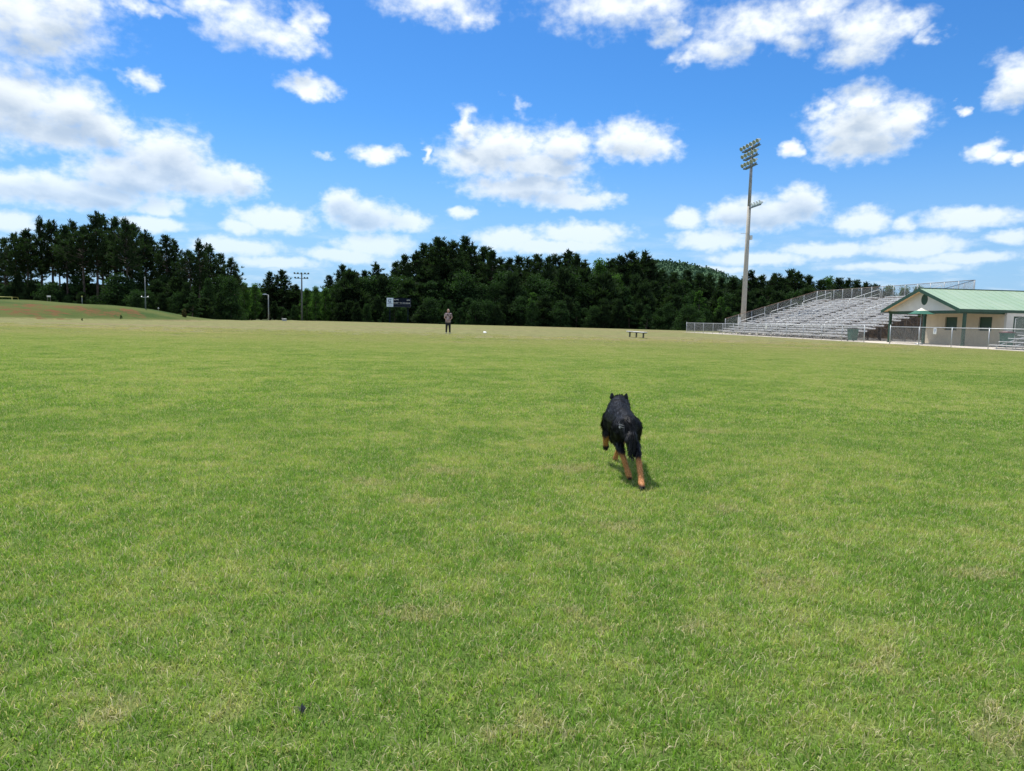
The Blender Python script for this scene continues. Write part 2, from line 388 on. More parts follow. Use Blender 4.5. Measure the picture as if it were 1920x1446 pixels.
def grass_tile(seed, n, hmin, hmax, wd, stray=True):
    g = np.random.default_rng(seed)
    # clumpy positions
    cc = g.random((70, 2)) * TS; base = g.random((n, 2)) * TS
    pick = g.integers(0, 70, n); w_ = g.random(n) < .45
    base[w_] = (cc[pick[w_]] + g.normal(0, .022, (w_.sum(), 2))) % TS
    base -= TS / 2
    h = g.uniform(hmin, hmax, n) * (.6 + .8 * g.random(n)); th = g.random(n) * 2 * np.pi; lean = np.abs(g.normal(.85, .40, n))
    tone = g.random(n); straw = g.random(n)
    if stray:                                     # a few long pale runners lying on top
        k = g.random(n) < .012; h[k] = g.uniform(.035, .065, k.sum()); wd_k = k; lean[k] = g.uniform(1.0, 1.45, k.sum()); straw[k] = np.maximum(straw[k], .93)
    wdt = wd * g.uniform(.6, 1.3, n)
    wdt = np.where(h > .045, wdt * .7, wdt)
    d = np.stack([np.cos(th), np.sin(th)], 1); side = np.stack([-d[:, 1], d[:, 0]], 1)
    a2 = th + g.normal(0, 1., n); side = np.stack([-np.sin(a2), np.cos(a2)], 1)
    V = np.zeros((n, 5, 3), np.float32)
    l1 = lean * .5; l2 = lean * 1.25
    m1 = np.stack([d[:, 0] * np.sin(l1), d[:, 1] * np.sin(l1), np.cos(l1)], 1) * (h * .5)[:, None]
    m2 = m1 + np.stack([d[:, 0] * np.sin(l2), d[:, 1] * np.sin(l2), np.maximum(np.cos(l2), .03)], 1) * (h * .5)[:, None]
    B = np.concatenate([base, np.zeros((n, 1))], 1); S = np.concatenate([side, np.zeros((n, 1))], 1) * (wdt / 2)[:, None]
    V[:, 0] = B - S; V[:, 1] = B + S; V[:, 2] = B + m1 + S * .85; V[:, 3] = B + m1 - S * .85; V[:, 4] = B + m2
    i = np.arange(n)[:, None] * 5
    Fs = np.concatenate([i + [0, 1, 2], i + [0, 2, 3], i + [3, 2, 4]], 0)
    me = np_mesh('grass_tile', V.reshape(-1, 3), Fs, {'tone': np.repeat(tone, 5), 'straw': np.repeat(straw, 5)})
    me.materials.append(GRASS); o = bpy.data.objects.new('grass_tile', me); return o
near_tiles = [grass_tile(s, 5600, .016, .034, .0026) for s in (1, 2, 3, 4, 5)]
far_tiles = [grass_tile(s, 2600, .016, .034, .0044) for s in (11, 12, 13)]
def grass_points():
    pn, pf = [], []
    g = np.random.default_rng(5)
    Y = .9
    ys = np.arange(.9, 52, TS)
    for y in ys:
        xr = y * .80 + 1.0
        i0 = int(-xr / TS) - 1; i1 = int(xr / TS) + 1
        for i in range(i0, i1 + 1):
            x = i * TS
            if .994 * x + .109 * y > 32.1: continue
            if y > 30 and g.random() < (y - 30) / 22: continue
            (pn if y < 7.5 else pf).append((x, y, 0.0))
    return pn, pf
def scatter(name, pts, tiles, label):
    me = np_mesh(name, np.array(pts), np.zeros((0, 3), np.int32))
    o = bpy.data.objects.new(name, me); C.objects.link(o); me.materials.append(GRASS)
    g = bpy.data.node_groups.new('grass_scatter', 'GeometryNodeTree'); g.is_modifier = True
    g.interface.new_socket('Geometry', in_out='INPUT', socket_type='NodeSocketGeometry')
    g.interface.new_socket('Geometry', in_out='OUTPUT', socket_type='NodeSocketGeometry')
    N_ = g.nodes; L_ = g.links; gi = N_.new('NodeGroupInput'); gout = N_.new('NodeGroupOutput')
    jn = N_.new('GeometryNodeJoinGeometry')
    for tl in reversed(tiles):
        oi = N_.new('GeometryNodeObjectInfo'); oi.inputs['Object'].default_value = tl; oi.inputs['As Instance'].default_value = True
        L_.new(oi.outputs['Geometry'], jn.inputs[0])
    iop = N_.new('GeometryNodeInstanceOnPoints'); iop.inputs['Pick Instance'].default_value = True
    L_.new(gi.outputs[0], iop.inputs['Points']); L_.new(jn.outputs[0], iop.inputs['Instance'])
    r1 = N_.new('FunctionNodeRandomValue'); r1.data_type = 'INT'; r1.inputs[4].default_value = 0; r1.inputs[5].default_value = len(tiles) - 1; r1.inputs['Seed'].default_value = 3
    L_.new(r1.outputs[2], iop.inputs['Instance Index'])
    r2 = N_.new('FunctionNodeRandomValue'); r2.data_type = 'INT'; r2.inputs[4].default_value = 0; r2.inputs[5].default_value = 3; r2.inputs['Seed'].default_value = 9
    mm = N_.new('ShaderNodeMath'); mm.operation = 'MULTIPLY'; mm.inputs[1].default_value = math.pi / 2; L_.new(r2.outputs[2], mm.inputs[0])
    cx = N_.new('ShaderNodeCombineXYZ'); L_.new(mm.outputs[0], cx.inputs[2]); L_.new(cx.outputs[0], iop.inputs['Rotation'])
    L_.new(iop.outputs[0], gout.inputs[0])
    md = o.modifiers.new('scatter', 'NODES'); md.node_group = g
    return tag(o, label, 'grass', kind='stuff')
pn, pf = grass_points()
scatter('near_grass', pn, near_tiles, 'short mown green grass with straw coloured runners in the foreground')
scatter('far_grass', pf, far_tiles, 'mown grass of the sports field stretching away past the dog')

# ------------------------------------------------------------ site frame: n to the right of the touchline, s along it
NA = np.array([.994, .109, 0]); UA = np.array([-.109, .994, 0]); SITE = math.atan2(.109, .994)
def ns(n, s, z=0): return NA * n + UA * s + np.array([0, 0, z])
def inv(p): return float(p @ NA), float(p @ UA)
ALU = mat('weathered_aluminium', (.74, .735, .72), .5, .12, 2., .15, dirt=((.36, .34, .32), 1.3))
ALUD = mat('footboard_aluminium', (.36, .355, .35), .55, .2, 1.5, .25, dirt=((.25, .2, .18), 1.))
RIS = mat('riser_grey', (.50, .49, .48), .6, .2, 1.5, .1, dirt=((.3, .26, .22), 1.4))
RAILW = mat('pale_rail', (.68, .68, .66), .4, .05, 3.)
GALV = mat('galvanised_pipe', (.50, .52, .53), .45, .1, 5., .4)
GALVD = mat('dull_wire', (.30, .31, .31), .6, .15, 5., .3)
RUST = mat('rusty_rail', (.24, .15, .11), .7, .3, 3.)
STEEL = mat('frame_steel', (.13, .115, .105), .7, .3, 2.)
CONC = mat('concrete', (.52, .46, .38), .9, .12, 1.2, bump=.2)
DGREEN = mat('dark_green_paint', (.018, .062, .038), .45, .2, 2.)
CREAM = mat('cream_block_wall', (.60, .52, .39), .85, .06, 1.5, bump=.15)
WHITE = mat('white_paint', (.70, .70, .68), .6, .05, 3.)
DARK = mat('dark_void', (.012, .012, .014), .8, .2, 2.)
# walkway
sm = MB(); P4 = [ns(32.35, 30), ns(64, 30), ns(64, 91), ns(32.35, 91)]
sm.add([p + [0, 0, .012] for p in P4] + [p - [0, 0, .1] for p in P4], [(0,1,2,3),(0,4,5,1),(1,5,6,2),(2,6,7,3),(3,7,4,0)])
wk = sm.build('walkway', CONC); tag(wk, kind='structure')

def wires(mb, a, b, top_a, top_b, pitch=.075, rad=.0028):
    """diamond wire fabric between two base points a,b with tops top_a,top_b"""
    a, b, ta, tb = map(lambda q: np.array(q, float), (a, b, top_a, top_b))
    Lh = np.linalg.norm(b - a); ha = np.linalg.norm(ta - a); hb = np.linalg.norm(tb - b); hm = (ha + hb) / 2
    nrm = np.cross(b - a, ta - a); nrm /= np.linalg.norm(nrm)
    def pt(x, y): f = x / Lh; return (a * (1 - f) + b * f) * (1 - y) + (ta * (1 - f) + tb * f) * y
    n = int(Lh / pitch); hw = hm / Lh
    V, Fs = [], []
    for sgn in (1, -1):
        for i in range(-int(hm / pitch), n + int(hm / pitch)):
            x0 = i * pitch; x1 = x0 + sgn * hm; y0, y1 = 0., 1.
            # clip to 0..Lh
            def clip(x0, y0, x1, y1, lim, lower):
                if (x0 < lim) == lower and x0 != lim:
                    f = (lim - x0) / (x1 - x0); return x0 + f * (x1 - x0), y0 + f * (y1 - y0)
                return x0, y0
            if max(x0, x1) <= 0 or min(x0, x1) >= Lh: continue
            A = (x0, y0); B = (x1, y1)
            for lim, lower in ((0., True), (Lh, False)):
                A = clip(*A, *B, lim, lower); B = clip(*B, *A, lim, lower)
            if abs(A[1] - B[1]) < .02: continue
            p, q = pt(*A), pt(*B); d = q - p; d /= np.linalg.norm(d); e = np.cross(d, nrm) * rad; f2 = nrm * rad
            k = len(V); V += [p + e, p - e * .5 + f2, p - e * .5 - f2, q + e, q - e * .5 + f2, q - e * .5 - f2]
            Fs += [(k, k + 1, k + 4, k + 3), (k + 1, k + 2, k + 5, k + 4), (k + 2, k, k + 3, k + 5)]
    mb.add(V, Fs)

# ------------------------------------------------------------ chain link fence along the field
def fence(name, posts_s, label, n=32.5, h=1.22, group=None, gate_post=False):
    base = ns(n, posts_s[0]); e = empty(name, base, SITE, label, 'fence', group)
    loc = lambda s, z: (0, s - posts_s[0], z)
    for s in posts_s:
        mb = MB(); end = s in (posts_s[0], posts_s[-1]); r = .038 if end else .028
        hh = h + (.09 if end else 0)
        mb.tube([loc(s, -.1), loc(s, hh)], r, 8); mb.lathe([(r * 1.15, hh), (r * 1.1, hh + .03), (.004, hh + .055)], loc(s, 0), 8)
        mb.build('post', GALV, e, True)
    mb = MB(); mb.tube([loc(posts_s[0], h), loc(posts_s[-1], h)], .024, 8); mb.build('top_rail', GALV, e, True)
    mb = MB(); wires(mb, loc(posts_s[0], .03), loc(posts_s[-1], .03), loc(posts_s[0], h), loc(posts_s[-1], h)); mb.build('wire_mesh', GALVD, e)
    return e
sA = [89.8 - 3.05 * i + .02 * i for i in range(13)]; sA = [89.8, 86.9, 83.9, 80.9, 78.05, 75.15, 72.2, 69.2, 66.2, 63.2, 60.2, 57.15, 54.1, 51.1]
sB = [48.0, 44.93, 41.85, 38.8, 35.75, 32.7]
fence('chain_link_fence', sA, 'long silver chain link fence in front of the grandstand bleachers')
fence('chain_link_fence', sB, 'silver chain link fence in front of the green roofed building')
def sign(px, py, n, w_, h_, label, lines):
    s0 = None; lo, hi = 30., 95.
    for _ in range(50):
        mid = (lo + hi) / 2; p = ns(n, mid); q = 960 + F * ((p @ cr) / (p @ fw - CH * fw[2]))
        if q > px: lo = mid
        else: hi = mid
    e = empty('paper_sign', ns(n, lo), SITE, label, 'sign')
    z = .8
    MB().box(-.006, .006, -w_ / 2, w_ / 2, z, z + h_).build('board', WHITE, e)
    mb = MB()
    for y0, y1, zz in lines: mb.box(-.0105, -.0085, y0 * w_, y1 * w_, z + zz * h_, z + (zz + .07) * h_)
    mb.build('print', mat('print_ink', (.25, .3, .5), .7), e)
    return e
sign(1751.5, 620, 32.44, .30, .38, 'small white sign wired to the fence by the building', [(-.35,.35,.75),(-.3,.3,.6),(-.15,.15,.4),(-.1,.1,.28)])
sign(1436, 618, 32.44, .30, .42, 'small white blank sign hung on the fence before the bleachers', [(-.3,.3,.8)])

# ------------------------------------------------------------ grandstand
S0, S1 = 57.0, 84.0; B0 = ns(34.3, S0)
st = empty('grandstand', B0, SITE, 'long aluminium grandstand bleachers with many rows of plank seats', 'bleachers')
NR = 17; DN = .75; DZ = .245; Z0 = .45; LEN = S1 - S0
AIS = [(3.6, 4.8), (12.7, 13.9), (22.0, 23.2)]
segs = []; c0 = 0
for a_, b_ in AIS: segs.append((c0, a_)); c0 = b_
segs.append((c0, LEN))
for k in range(NR):
    n0 = k * DN; z = Z0 + k * DZ
    for a_, b_ in segs:
        mb = MB(); mb.box(n0 - .02, n0 + .22, a_, b_, z - .045, z)
        mb.box(n0 - .026, n0 - .0205, a_, b_, z - .06, z - .002)
        y = a_ + .5
        while y < b_:
            mb.box(n0 + .03, n0 + .17, y - .03, y + .03, z - .22, z - .0455); y += 1.83
        mb.build('seat_plank', ALU, st)
    mb = MB(); mb.box(n0 + .26, n0 + .66, 0, LEN, z - .20, z - .165)
    for a_, b_ in AIS: mb.box(n0 - .02, n0 + .2, a_ + .1, b_ - .1, z - .30, z - .27)
    mb.build('footboard', ALUD, st)
    mb = MB(); mb.box(n0 + .665, n0 + .69, 0, LEN, z - .16, z - .055); mb.build('riser_board', RIS, st)
nf = 16
for i in range(nf):
    y = .3 + i * (LEN - .6) / (nf - 1); mb = MB()
    mb.tube([(.1, y, .1), ((NR - 1) * DN + .6, y, Z0 + (NR - 1) * DZ - .3)], .05, 4)
    for k in range(2, NR + 1, 3):
        n_ = k * DN - .1; zt = Z0 + k * DZ - .42
        mb.tube([(n_, y, 0), (n_, y, zt)], .04, 4)
        if k > 2: mb.tube([(n_, y, .1), (n_ - 3 * DN, y, zt - 3 * DZ)], .025, 4)
    mb.build('frame', STEEL, st)
mb = MB()
for k in range(2, NR + 1, 3):
    n_ = k * DN - .1; zt = Z0 + k * DZ - .42
    mb.tube([(n_, .3, zt * .5), (n_, LEN - .3, zt * .5)], .025, 4)
    for i in range(0, nf - 1, 3):
        y = .3 + i * (LEN - .6) / (nf - 1); y2 = y + (LEN - .6) / (nf - 1)
        mb.tube([(n_, y, .1), (n_, y2, zt)], .02, 4)
mb.build('cross_brace', STEEL, st)
def zof(n_): return Z0 + n_ / DN * DZ
for ai, (a_, b_) in enumerate(AIS):
    y = (a_ + b_) / 2
    for (k0, k1) in ((1, 5.2), (6, 10.4), (11.2, 15.8)):
        na, nb = k0 * DN, k1 * DN; mb = MB()
        top = [(na, y, zof(na) - .25), (na, y, zof(na) + .70), (na + .12, y, zof(na) + .84), (nb - .1, y, zof(nb) + .82), (nb, y, zof(nb) + .7), (nb, y, zof(nb) - .2)]
        mb.tube(top, .026, 6); mb.tube([(na, y, zof(na) + .38), (nb, y, zof(nb) + .38)], .020, 6)
        nm = (na + nb) / 2; mb.tube([(nm, y, zof(nm) - .2), (nm, y, zof(nm) + .82)], .022, 6)
        mb.build('handrail', RAILW, st, True)
# guard fences on the stand: back, far side, near side
nb = NR * DN - .15; zt = 5.5; zb = zof(nb) - .25
def guard(name, pts_b, pts_t, np_, railmat):
    pb0, pb1, pt0, pt1 = map(np.array, (pts_b[0], pts_b[1], pts_t[0], pts_t[1]))
    mb = MB(); mb.tube([pt0, pt1], .028, 6); g = mb.build(name, railmat, st, True)
    mb = MB(); mb.tube([pb0, pb1], .02, 6); mb.build('rail', railmat, g, True)
    for i in range(np_):
        f = i / (np_ - 1); b = pb0 * (1 - f) + pb1 * f; tt = pt0 * (1 - f) + pt1 * f
        mb = MB(); mb.tube([b - np.array([0, 0, .3]), tt], .03, 6); mb.build('post', GALV, g, True)
    mb = MB(); wires(mb, pb0, pb1, pt0, pt1, .075, .0036); mb.build('wire_mesh', GALVD, g)
BR = mat('brown_rail', (.20, .16, .13), .6, .2, 2.)
BLUEG = mat('painted_rail', (.10, .13, .18), .5, .2, 2.)
guard('guard_fence', [(nb, 1.2, zb), (nb, LEN, zb)], [(nb, 1.2, zt), (nb, LEN, zt)], 15, BR)
guard('guard_fence', [(1.0, LEN + .1, .35), (nb, LEN + .1, zb)], [(1.0, LEN + .1, 1.85), (nb, LEN + .1, zt)], 8, RUST)
guard('guard_fence', [(nb - 3., 1.1, zof(nb - 3) - .1), (nb, 1.1, zb)], [(nb - 3., 1.1, zof(nb - 3) + 1.05), (nb, 1.1, zt)], 4, BLUEG)

# retaining wall behind the underside of the stand, its brown darkened as deep shade
BRUSH_WALL = mat('shaded_brown_stone', (.035, .024, .018), .95, .5, 1.6, bump=.5, col2=(.11, .075, .05))
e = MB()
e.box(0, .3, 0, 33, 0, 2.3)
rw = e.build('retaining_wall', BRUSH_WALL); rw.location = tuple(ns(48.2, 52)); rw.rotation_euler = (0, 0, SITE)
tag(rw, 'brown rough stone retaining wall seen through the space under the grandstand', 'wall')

# ------------------------------------------------------------ field house
e = empty('field_house', ns(38.9, 49.3), SITE, 'low cream building with pale green metal roof and gabled porch on green posts', 'building')
ROOF = bpy.data.materials.new('pale_green_metal'); ROOF.use_nodes = True; t = NT(ROOF.node_tree); b = t.n['Principled BSDF']
b.inputs['Roughness'].default_value = .45; b.inputs['Metallic'].default_value = .0
co = t.node('ShaderNodeTexCoord').outputs['Object']; n_ = t.noise(co, .5, 5, .6).outputs['Fac']
t.put(b.inputs['Base Color'], t.mix(t.sstep(n_, .3, .7), (.27, .385, .25), (.33, .425, .30)))
EH = 4.28; RZ = 4.02; EZ = 2.47; XF, XB = -3.5, 24.
def slope(y): return RZ - (RZ - EZ) * abs(y) / EH
for sg in (-1, 1):
    mb = MB(); y1 = sg * EH; th = .07
    V = [(XF, 0, RZ), (XB, 0, RZ), (XB, y1, EZ), (XF, y1, EZ)]
    V += [(x, y, z + th) for x, y, z in V]
    mb.add(V, [(0,1,2,3),(4,7,6,5),(0,4,5,1),(1,5,6,2),(2,6,7,3),(3,7,4,0)])
    for i in range(45):                                  # standing seams
        x = XF + .3 + i * .61
        mb.add([(x - .012, 0, RZ + th), (x + .012, 0, RZ + th), (x + .012, y1, EZ + th), (x - .012, y1, EZ + th),
                (x - .012, 0, RZ + th + .014), (x + .012, 0, RZ + th + .014), (x + .012, y1, EZ + th + .014), (x - .012, y1, EZ + th + .014)],
               [(4,5,6,7),(0,4,7,3),(1,2,6,5),(3,7,6,2)])
    rf = mb.build('roof', ROOF, e)
    # rake board on the gable and fascia along the eave
    mb = MB(); d = .17
    mb.add([(XF - .035, 0, RZ + th + .01), (XF - .035, y1 * 1.012, EZ + th + .01 - .02), (XF - .035, y1 * 1.012, EZ - d), (XF - .035, 0, RZ - d),
            (XF + .0, 0, RZ + th + .01), (XF + .0, y1 * 1.012, EZ + th - .01), (XF + .0, y1 * 1.012, EZ - d), (XF + .0, 0, RZ - d)],
           [(0,1,2,3),(7,6,5,4),(0,4,5,1),(1,5,6,2),(2,6,7,3),(3,7,4,0)])
    mb.build('rake_board', DGREEN, e)
    mb = MB(); mb.box(XF + .002, XB, min(y1, y1 * 1.012), max(y1, y1 * 1.012), EZ - .13, EZ + th - .005); mb.build('fascia', DGREEN, e)
mb = MB(); mb.tube([(XF, 0, RZ + .085), (XB, 0, RZ + .085)], .05, 6); mb.build('ridge_cap', DGREEN, e)
mb = MB(); gx0 = -3.0
hy = EH - .35; hz = slope(hy) - .02
mb.add([(gx0, -hy, 2.46), (gx0, hy, 2.46), (gx0, hy, hz), (gx0, 0, RZ - .02), (gx0, -hy, hz)] + [(gx0 + .08, y, z) for y, z in ((-hy, 2.46), (hy, 2.46), (hy, hz), (0, RZ - .02), (-hy, hz))],
       [(4,3,2,1,0),(5,6,7,8,9),(0,1,6,5),(1,2,7,6),(2,3,8,7),(3,4,9,8),(4,0,5,9)])
GABLE = mat('gable_board', (.60, .60, .58), .75, .05, 1.)
gb = mb.build('gable_wall', GABLE, e)
mb = MB(); vv = [(gx0 - .03, .33 * math.cos(a) , 3.28 + .40 * math.sin(a)) for a in np.linspace(0, 2 * math.pi, 20, endpoint=False)]
vv2 = [(gx0 - .002, y, z) for x, y, z in vv]
mb.add(vv + vv2, [tuple(range(20))[::-1]] + [(i, (i + 1) % 20, 20 + (i + 1) % 20, 20 + i) for i in range(20)])
for i in range(6):
    z = 3.0 + i * .11; hw = .33 * math.sqrt(max(.05, 1 - ((z - 3.28) / .4) ** 2)) * .9
    mb.box(gx0 - .045, gx0 - .0305, -hw, hw, z - .015, z + .02)
mb.build('oval_vent', DGREEN, gb)
SOFF = mat('tan_soffit', (.62, .45, .27), .8, .06, 1.)
for sg in (-1, 1):
    mb = MB(); y1 = sg * (EH - .02)
    mb.add([(XF + .02, sg*.02, RZ - .035), (gx0 - .01, sg*.02, RZ - .035), (gx0 - .01, y1, EZ - .035), (XF + .02, y1, EZ - .035),
            (XF + .02, sg*.02, RZ - .01), (gx0 - .01, sg*.02, RZ - .01), (gx0 - .01, y1, EZ - .01), (XF + .02, y1, EZ - .01)],
           [(0,1,2,3),(7,6,5,4),(0,4,5,1),(1,5,6,2),(2,6,7,3),(3,7,4,0)])
    mb.build('soffit', SOFF, e)
for (x0, x1, y0, y1) in ((-2.98, -2.78, -4.1, 4.1), (-2.78, .5, -4.1, -3.9), (-2.78, 0, 3.9, 4.1)):
    MB().box(x0, x1, y0, y1, 2.24, 2.455).build('beam', DGREEN, e)
for y in (-4.0, 0, 4.0):
    mb = MB(); mb.box(-2.96, -2.80, y - .085, y + .085, .05, 2.238); mb.box(-3.0, -2.76, y - .13, y + .13, .016, .05)
    mb.build('porch_post', DGREEN, e)
MB().box(-2.7, -.01, -3.88, 3.88, 2.42, 2.45).build('porch_ceiling', CREAM, e)
# walls with openings on the side facing the field
W_Y0, W_Y1 = -4.1, 4.1; WH = 2.46
wins = [(-3.02, -1.78), (.35, 1.62)]; z0w, z1w = 1.08, 2.07
wb = MB(); th = .2; edges = [W_Y0]
for a_, b_ in wins: edges += [a_, b_]
edges.append(W_Y1)
for i in range(0, len(edges), 2): wb.box(0, th, edges[i], edges[i + 1], .014, WH)
for a_, b_ in wins: wb.box(0, th, a_, b_, .014, z0w); wb.box(0, th, a_, b_, z1w, WH)
wl = wb.build('wall', CREAM, e)
for a_, b_ in wins:
    mb = MB(); mb.box(.11, .15, a_ + .002, b_ - .002, z0w + .002, z1w - .002)
    for q in range(8): mb.box(.098, .109, a_ + .01, b_ - .01, z0w + .06 + q * .12, z0w + .075 + q * .12)
    w_ = mb.build('window', DGREEN, wl)
    mb = MB(); mb.box(-.05, .12, a_ - .05, b_ + .05, z0w - .05, z0w - .003); mb.build('sill', CREAM, w_)
LW = mat('lit_block_wall', (.60, .58, .53), .85, .06, 1.5, bump=.15)  # paler than the cream wall: the light on this side is in its colour
wb = MB(); dx0, dx1 = .52, 2.0
wb.box(.003, dx0, W_Y0 - .2, W_Y0 - .001, .014, WH - .002); wb.box(dx1, XB - .3, W_Y0 - .2, W_Y0 - .001, .014, WH - .002); wb.box(dx0, dx1, W_Y0 - .2, W_Y0 - .001, 2.12, WH - .002)
wb.box(XB - .5, XB - .303, W_Y0, W_Y1, .014, WH); wb.box(.21, XB - .51, W_Y1 - .2, W_Y1, .014, WH)
wl = wb.build('wall', LW, e); wl['label'] = 'pale side wall with a dark doorway'
mb = MB(); mb.box(dx0 + .003, dx1 - .003, W_Y0 - .09, W_Y0 - .04, .016, 2.117); dr = mb.build('door', DGREEN, e)
MB().box(dx1 - .2, dx1 - .12, W_Y0 - .14, W_Y0 - .091, .95, 1.05).build('handle', GALV, dr)

# patio umbrella in front of the porch
um = empty('patio_umbrella', ns(34.7, 47.9), SITE, 'green patio umbrella with a white top beside the porch posts', 'umbrella')
mb = MB(); mb.tube([(0, 0, .05), (0, 0, 2.62)], .022, 8); mb.lathe([(.001, .014), (.25, .016), (.25, .07), (.04, .12)], n=16); mb.build('pole', GALV, um, True)
def canopy(r0_, z0_, r1_, z1_, name, mt, sag=.04):
    mb = MB(); n = 8; V = []
    for j in range(5):
        f = j / 4; r = r0_ * (1 - f) + r1_ * f; z = z0_ * (1 - f) + z1_ * f - sag * math.sin(f * math.pi)
        for k in range(n * 2):
            th = math.pi * k / n; q = 1 if k % 2 == 0 else .955
            V.append((r * q * math.cos(th), r * q * math.sin(th), z))
    m_ = n * 2; Fs = [(j * m_ + k, j * m_ + (k + 1) % m_, (j + 1) * m_ + (k + 1) % m_, (j + 1) * m_ + k) for j in range(4) for k in range(m_)]
    mb.add(V, Fs); o = mb.build(name, mt, um); sd_ = o.modifiers.new('s', 'SOLIDIFY'); sd_.thickness = .006; return o
UMG = mat('umbrella_green', (.015, .12, .08), .8, .15, 2.); UMW = mat('umbrella_cream', (.78, .74, .62), .8, .05, 2.)
canopy(.40, 2.42, .90, 2.18, 'canopy', UMG); canopy(.01, 2.62, .44, 2.40, 'canopy_top', UMW)

# bins
BIN = mat('bin_green', (.02, .10, .075), .5, .2, 3.); LID = mat('bin_lid', (.03, .03, .035), .5, .2, 3.)
def bin_(x, y, rz, label, bag, w_=.62, d_=.6, h=1.0):
    b = empty('trash_bin', (x, y, .012), rz, label, 'trash bin')
    mb = MB(); t0 = .8
    V = [(sx * w_ / 2 * k, sy * d_ / 2 * k, z) for z, k in ((.06, t0), (h * .5, .91), (h * .93, 1.), (h * .93, 1.07), (h * .985, 1.07)) for sx, sy in ((-1,-1),(1,-1),(1,1),(-1,1))]
    Fs = [(3,2,1,0)] + [(j*4+k, j*4+(k+1)%4, (j+1)*4+(k+1)%4, (j+1)*4+k) for j in range(4) for k in range(4)] + [(16,17,18,19)]
    mb.add(V, Fs); mb.build('body', BIN, b, bevel=.02)
    mb = MB(); mb.box(-w_ / 2 - .03, w_ / 2 + .03, -d_ / 2 - .03, d_ / 2 + .03, h * .99, h * 1.04)
    mb.add([(-w_/2*.8, -d_/2*.8, h*1.041), (w_/2*.8, -d_/2*.8, h*1.041), (w_/2*.8, d_/2*.8, h*1.041), (-w_/2*.8, d_/2*.8, h*1.041), (-w_/2*.6, -d_/2*.6, h*1.10), (w_/2*.6, -d_/2*.6, h*1.10), (w_/2*.6, d_/2*.6, h*1.10), (-w_/2*.6, d_/2*.6, h*1.10)], [(4,5,6,7),(0,1,5,4),(1,2,6,5),(2,3,7,6),(3,0,4,7)])
    mb.build('lid', bag, b, bevel=.01)
    for sx in (-1, 1):
        mb = MB(); mb.tube([(sx * w_ * .36, d_ * .40, .09), (sx * (w_ * .36 + .05), d_ * .40, .09)], .09, 12); mb.build('wheel', LID, b)
p = ns(33.35, 54.0); bin_(p[0], p[1], SITE, 'dark green wheeled bin in front of the grandstand end', LID)
RB = mat('maroon_lid', (.10, .025, .03), .6, .3, 6.)
p = ns(37.9, 43.7); bin_(p[0], p[1], .3, 'green bin with dark red lid beside the small bleachers', RB, .62, .6, .98)

# small bleachers at the right edge
sb = empty('small_bleachers', ns(33.7, 40.2), SITE, 'small low aluminium bleachers with four plank rows behind the fence at the right edge', 'bleachers')
SL = 4.6
for k in range(4):
    n0 = k * .62; z = .26 + k * .21
    mb = MB(); mb.box(n0, n0 + .24, -SL, 0, z - .04, z); mb.build('seat_plank', ALU, sb)
    if k: mb = MB(); mb.box(n0 - .33, n0 - .08, -SL, 0, z - .24, z - .21); mb.build('footboard', ALUD, sb)
for y in (-.5, -1.7, -2.9, -4.1):
    mb = MB(); mb.tube([(.05, y, .03), (2.1, y, .03)], .03, 4); mb.tube([(.1, y, .18), (2.05, y, .82)], .03, 4)
    for k in range(4): mb.tube([(k * .62 + .12, y, .02), (k * .62 + .12, y, .22 + k * .21)], .028, 4)
    mb.build('frame', GALV, sb)
gt = empty('metal_gate', ns(38.6, 43.9), SITE, 'tall pipe and wire gate standing before the dark doorway', 'gate')
mb = MB(); mb.tube([(0, 0, 0), (0, 0, 1.95), (.95, 0, 2.2), (.95, 0, 0)], .028, 6); mb.tube([(0, 0, 1.0), (.95, 0, 1.0)], .02, 6); mb.build('gate_frame', GALV, gt, True)
mb = MB(); wires(mb, (0, 0, .1), (.95, 0, .1), (0, 0, 1.95), (.95, 0, 2.2)); mb.build('wire_mesh', GALVD, gt)

# ------------------------------------------------------------ stadium light pole
PC = mat('concrete_pole', (.40, .37, .32), .85, .08, 2.5, dirt=((.30, .30, .29), .6)); LAMP = mat('lamp_reflector', (.62, .68, .62), .3, .15, 9., .4)
GLASS = mat('lamp_glass', (.30, .36, .30), .18, .5, 14., .3); ARM = mat('arm_steel', (.10, .14, .16), .5, .2, 3.)
pb = ns(38.05, 85.2)
lp = empty('stadium_light_pole', pb, SITE, 'tall concrete floodlight pole rising behind the grandstand with three racks of lamps', 'light pole')
mb = MB(); mb.tube([(0, 0, -.2), (0, 0, 8), (0, 0, 15.6)], [.33, .275, .225], 16); mb.build('shaft', PC, lp, True)
mb = MB(); mb.tube([(0, 0, 15.5), (0, 0, 23.2)], [.205, .15], 12); mb.build('upper_shaft', mat('pole_steel', (.25, .27, .30), .5, .15, 2., .3), lp, True)
def lamp(x, y, z, parent, ax, r=.25):
    mb = MB(); ax = Vector(ax).normalized(); c = Vector((x, y, z))
    mb.lathe([(.05, -.34), (.09, -.30), (.10, -.12), (.19, -.02), (r, .16), (r, .20)], tuple(c), 12, ax); l = mb.build('lamp', LAMP, parent, True)
    mb = MB(); mb.lathe([(.001, .165), (r * .96, .17)], tuple(c), 12, ax); mb.build('lens', GLASS, l)
    mb = MB(); mb.tube([tuple(c), (x, y, z - .30)], .03, 6); mb.build('bracket', ARM, l)
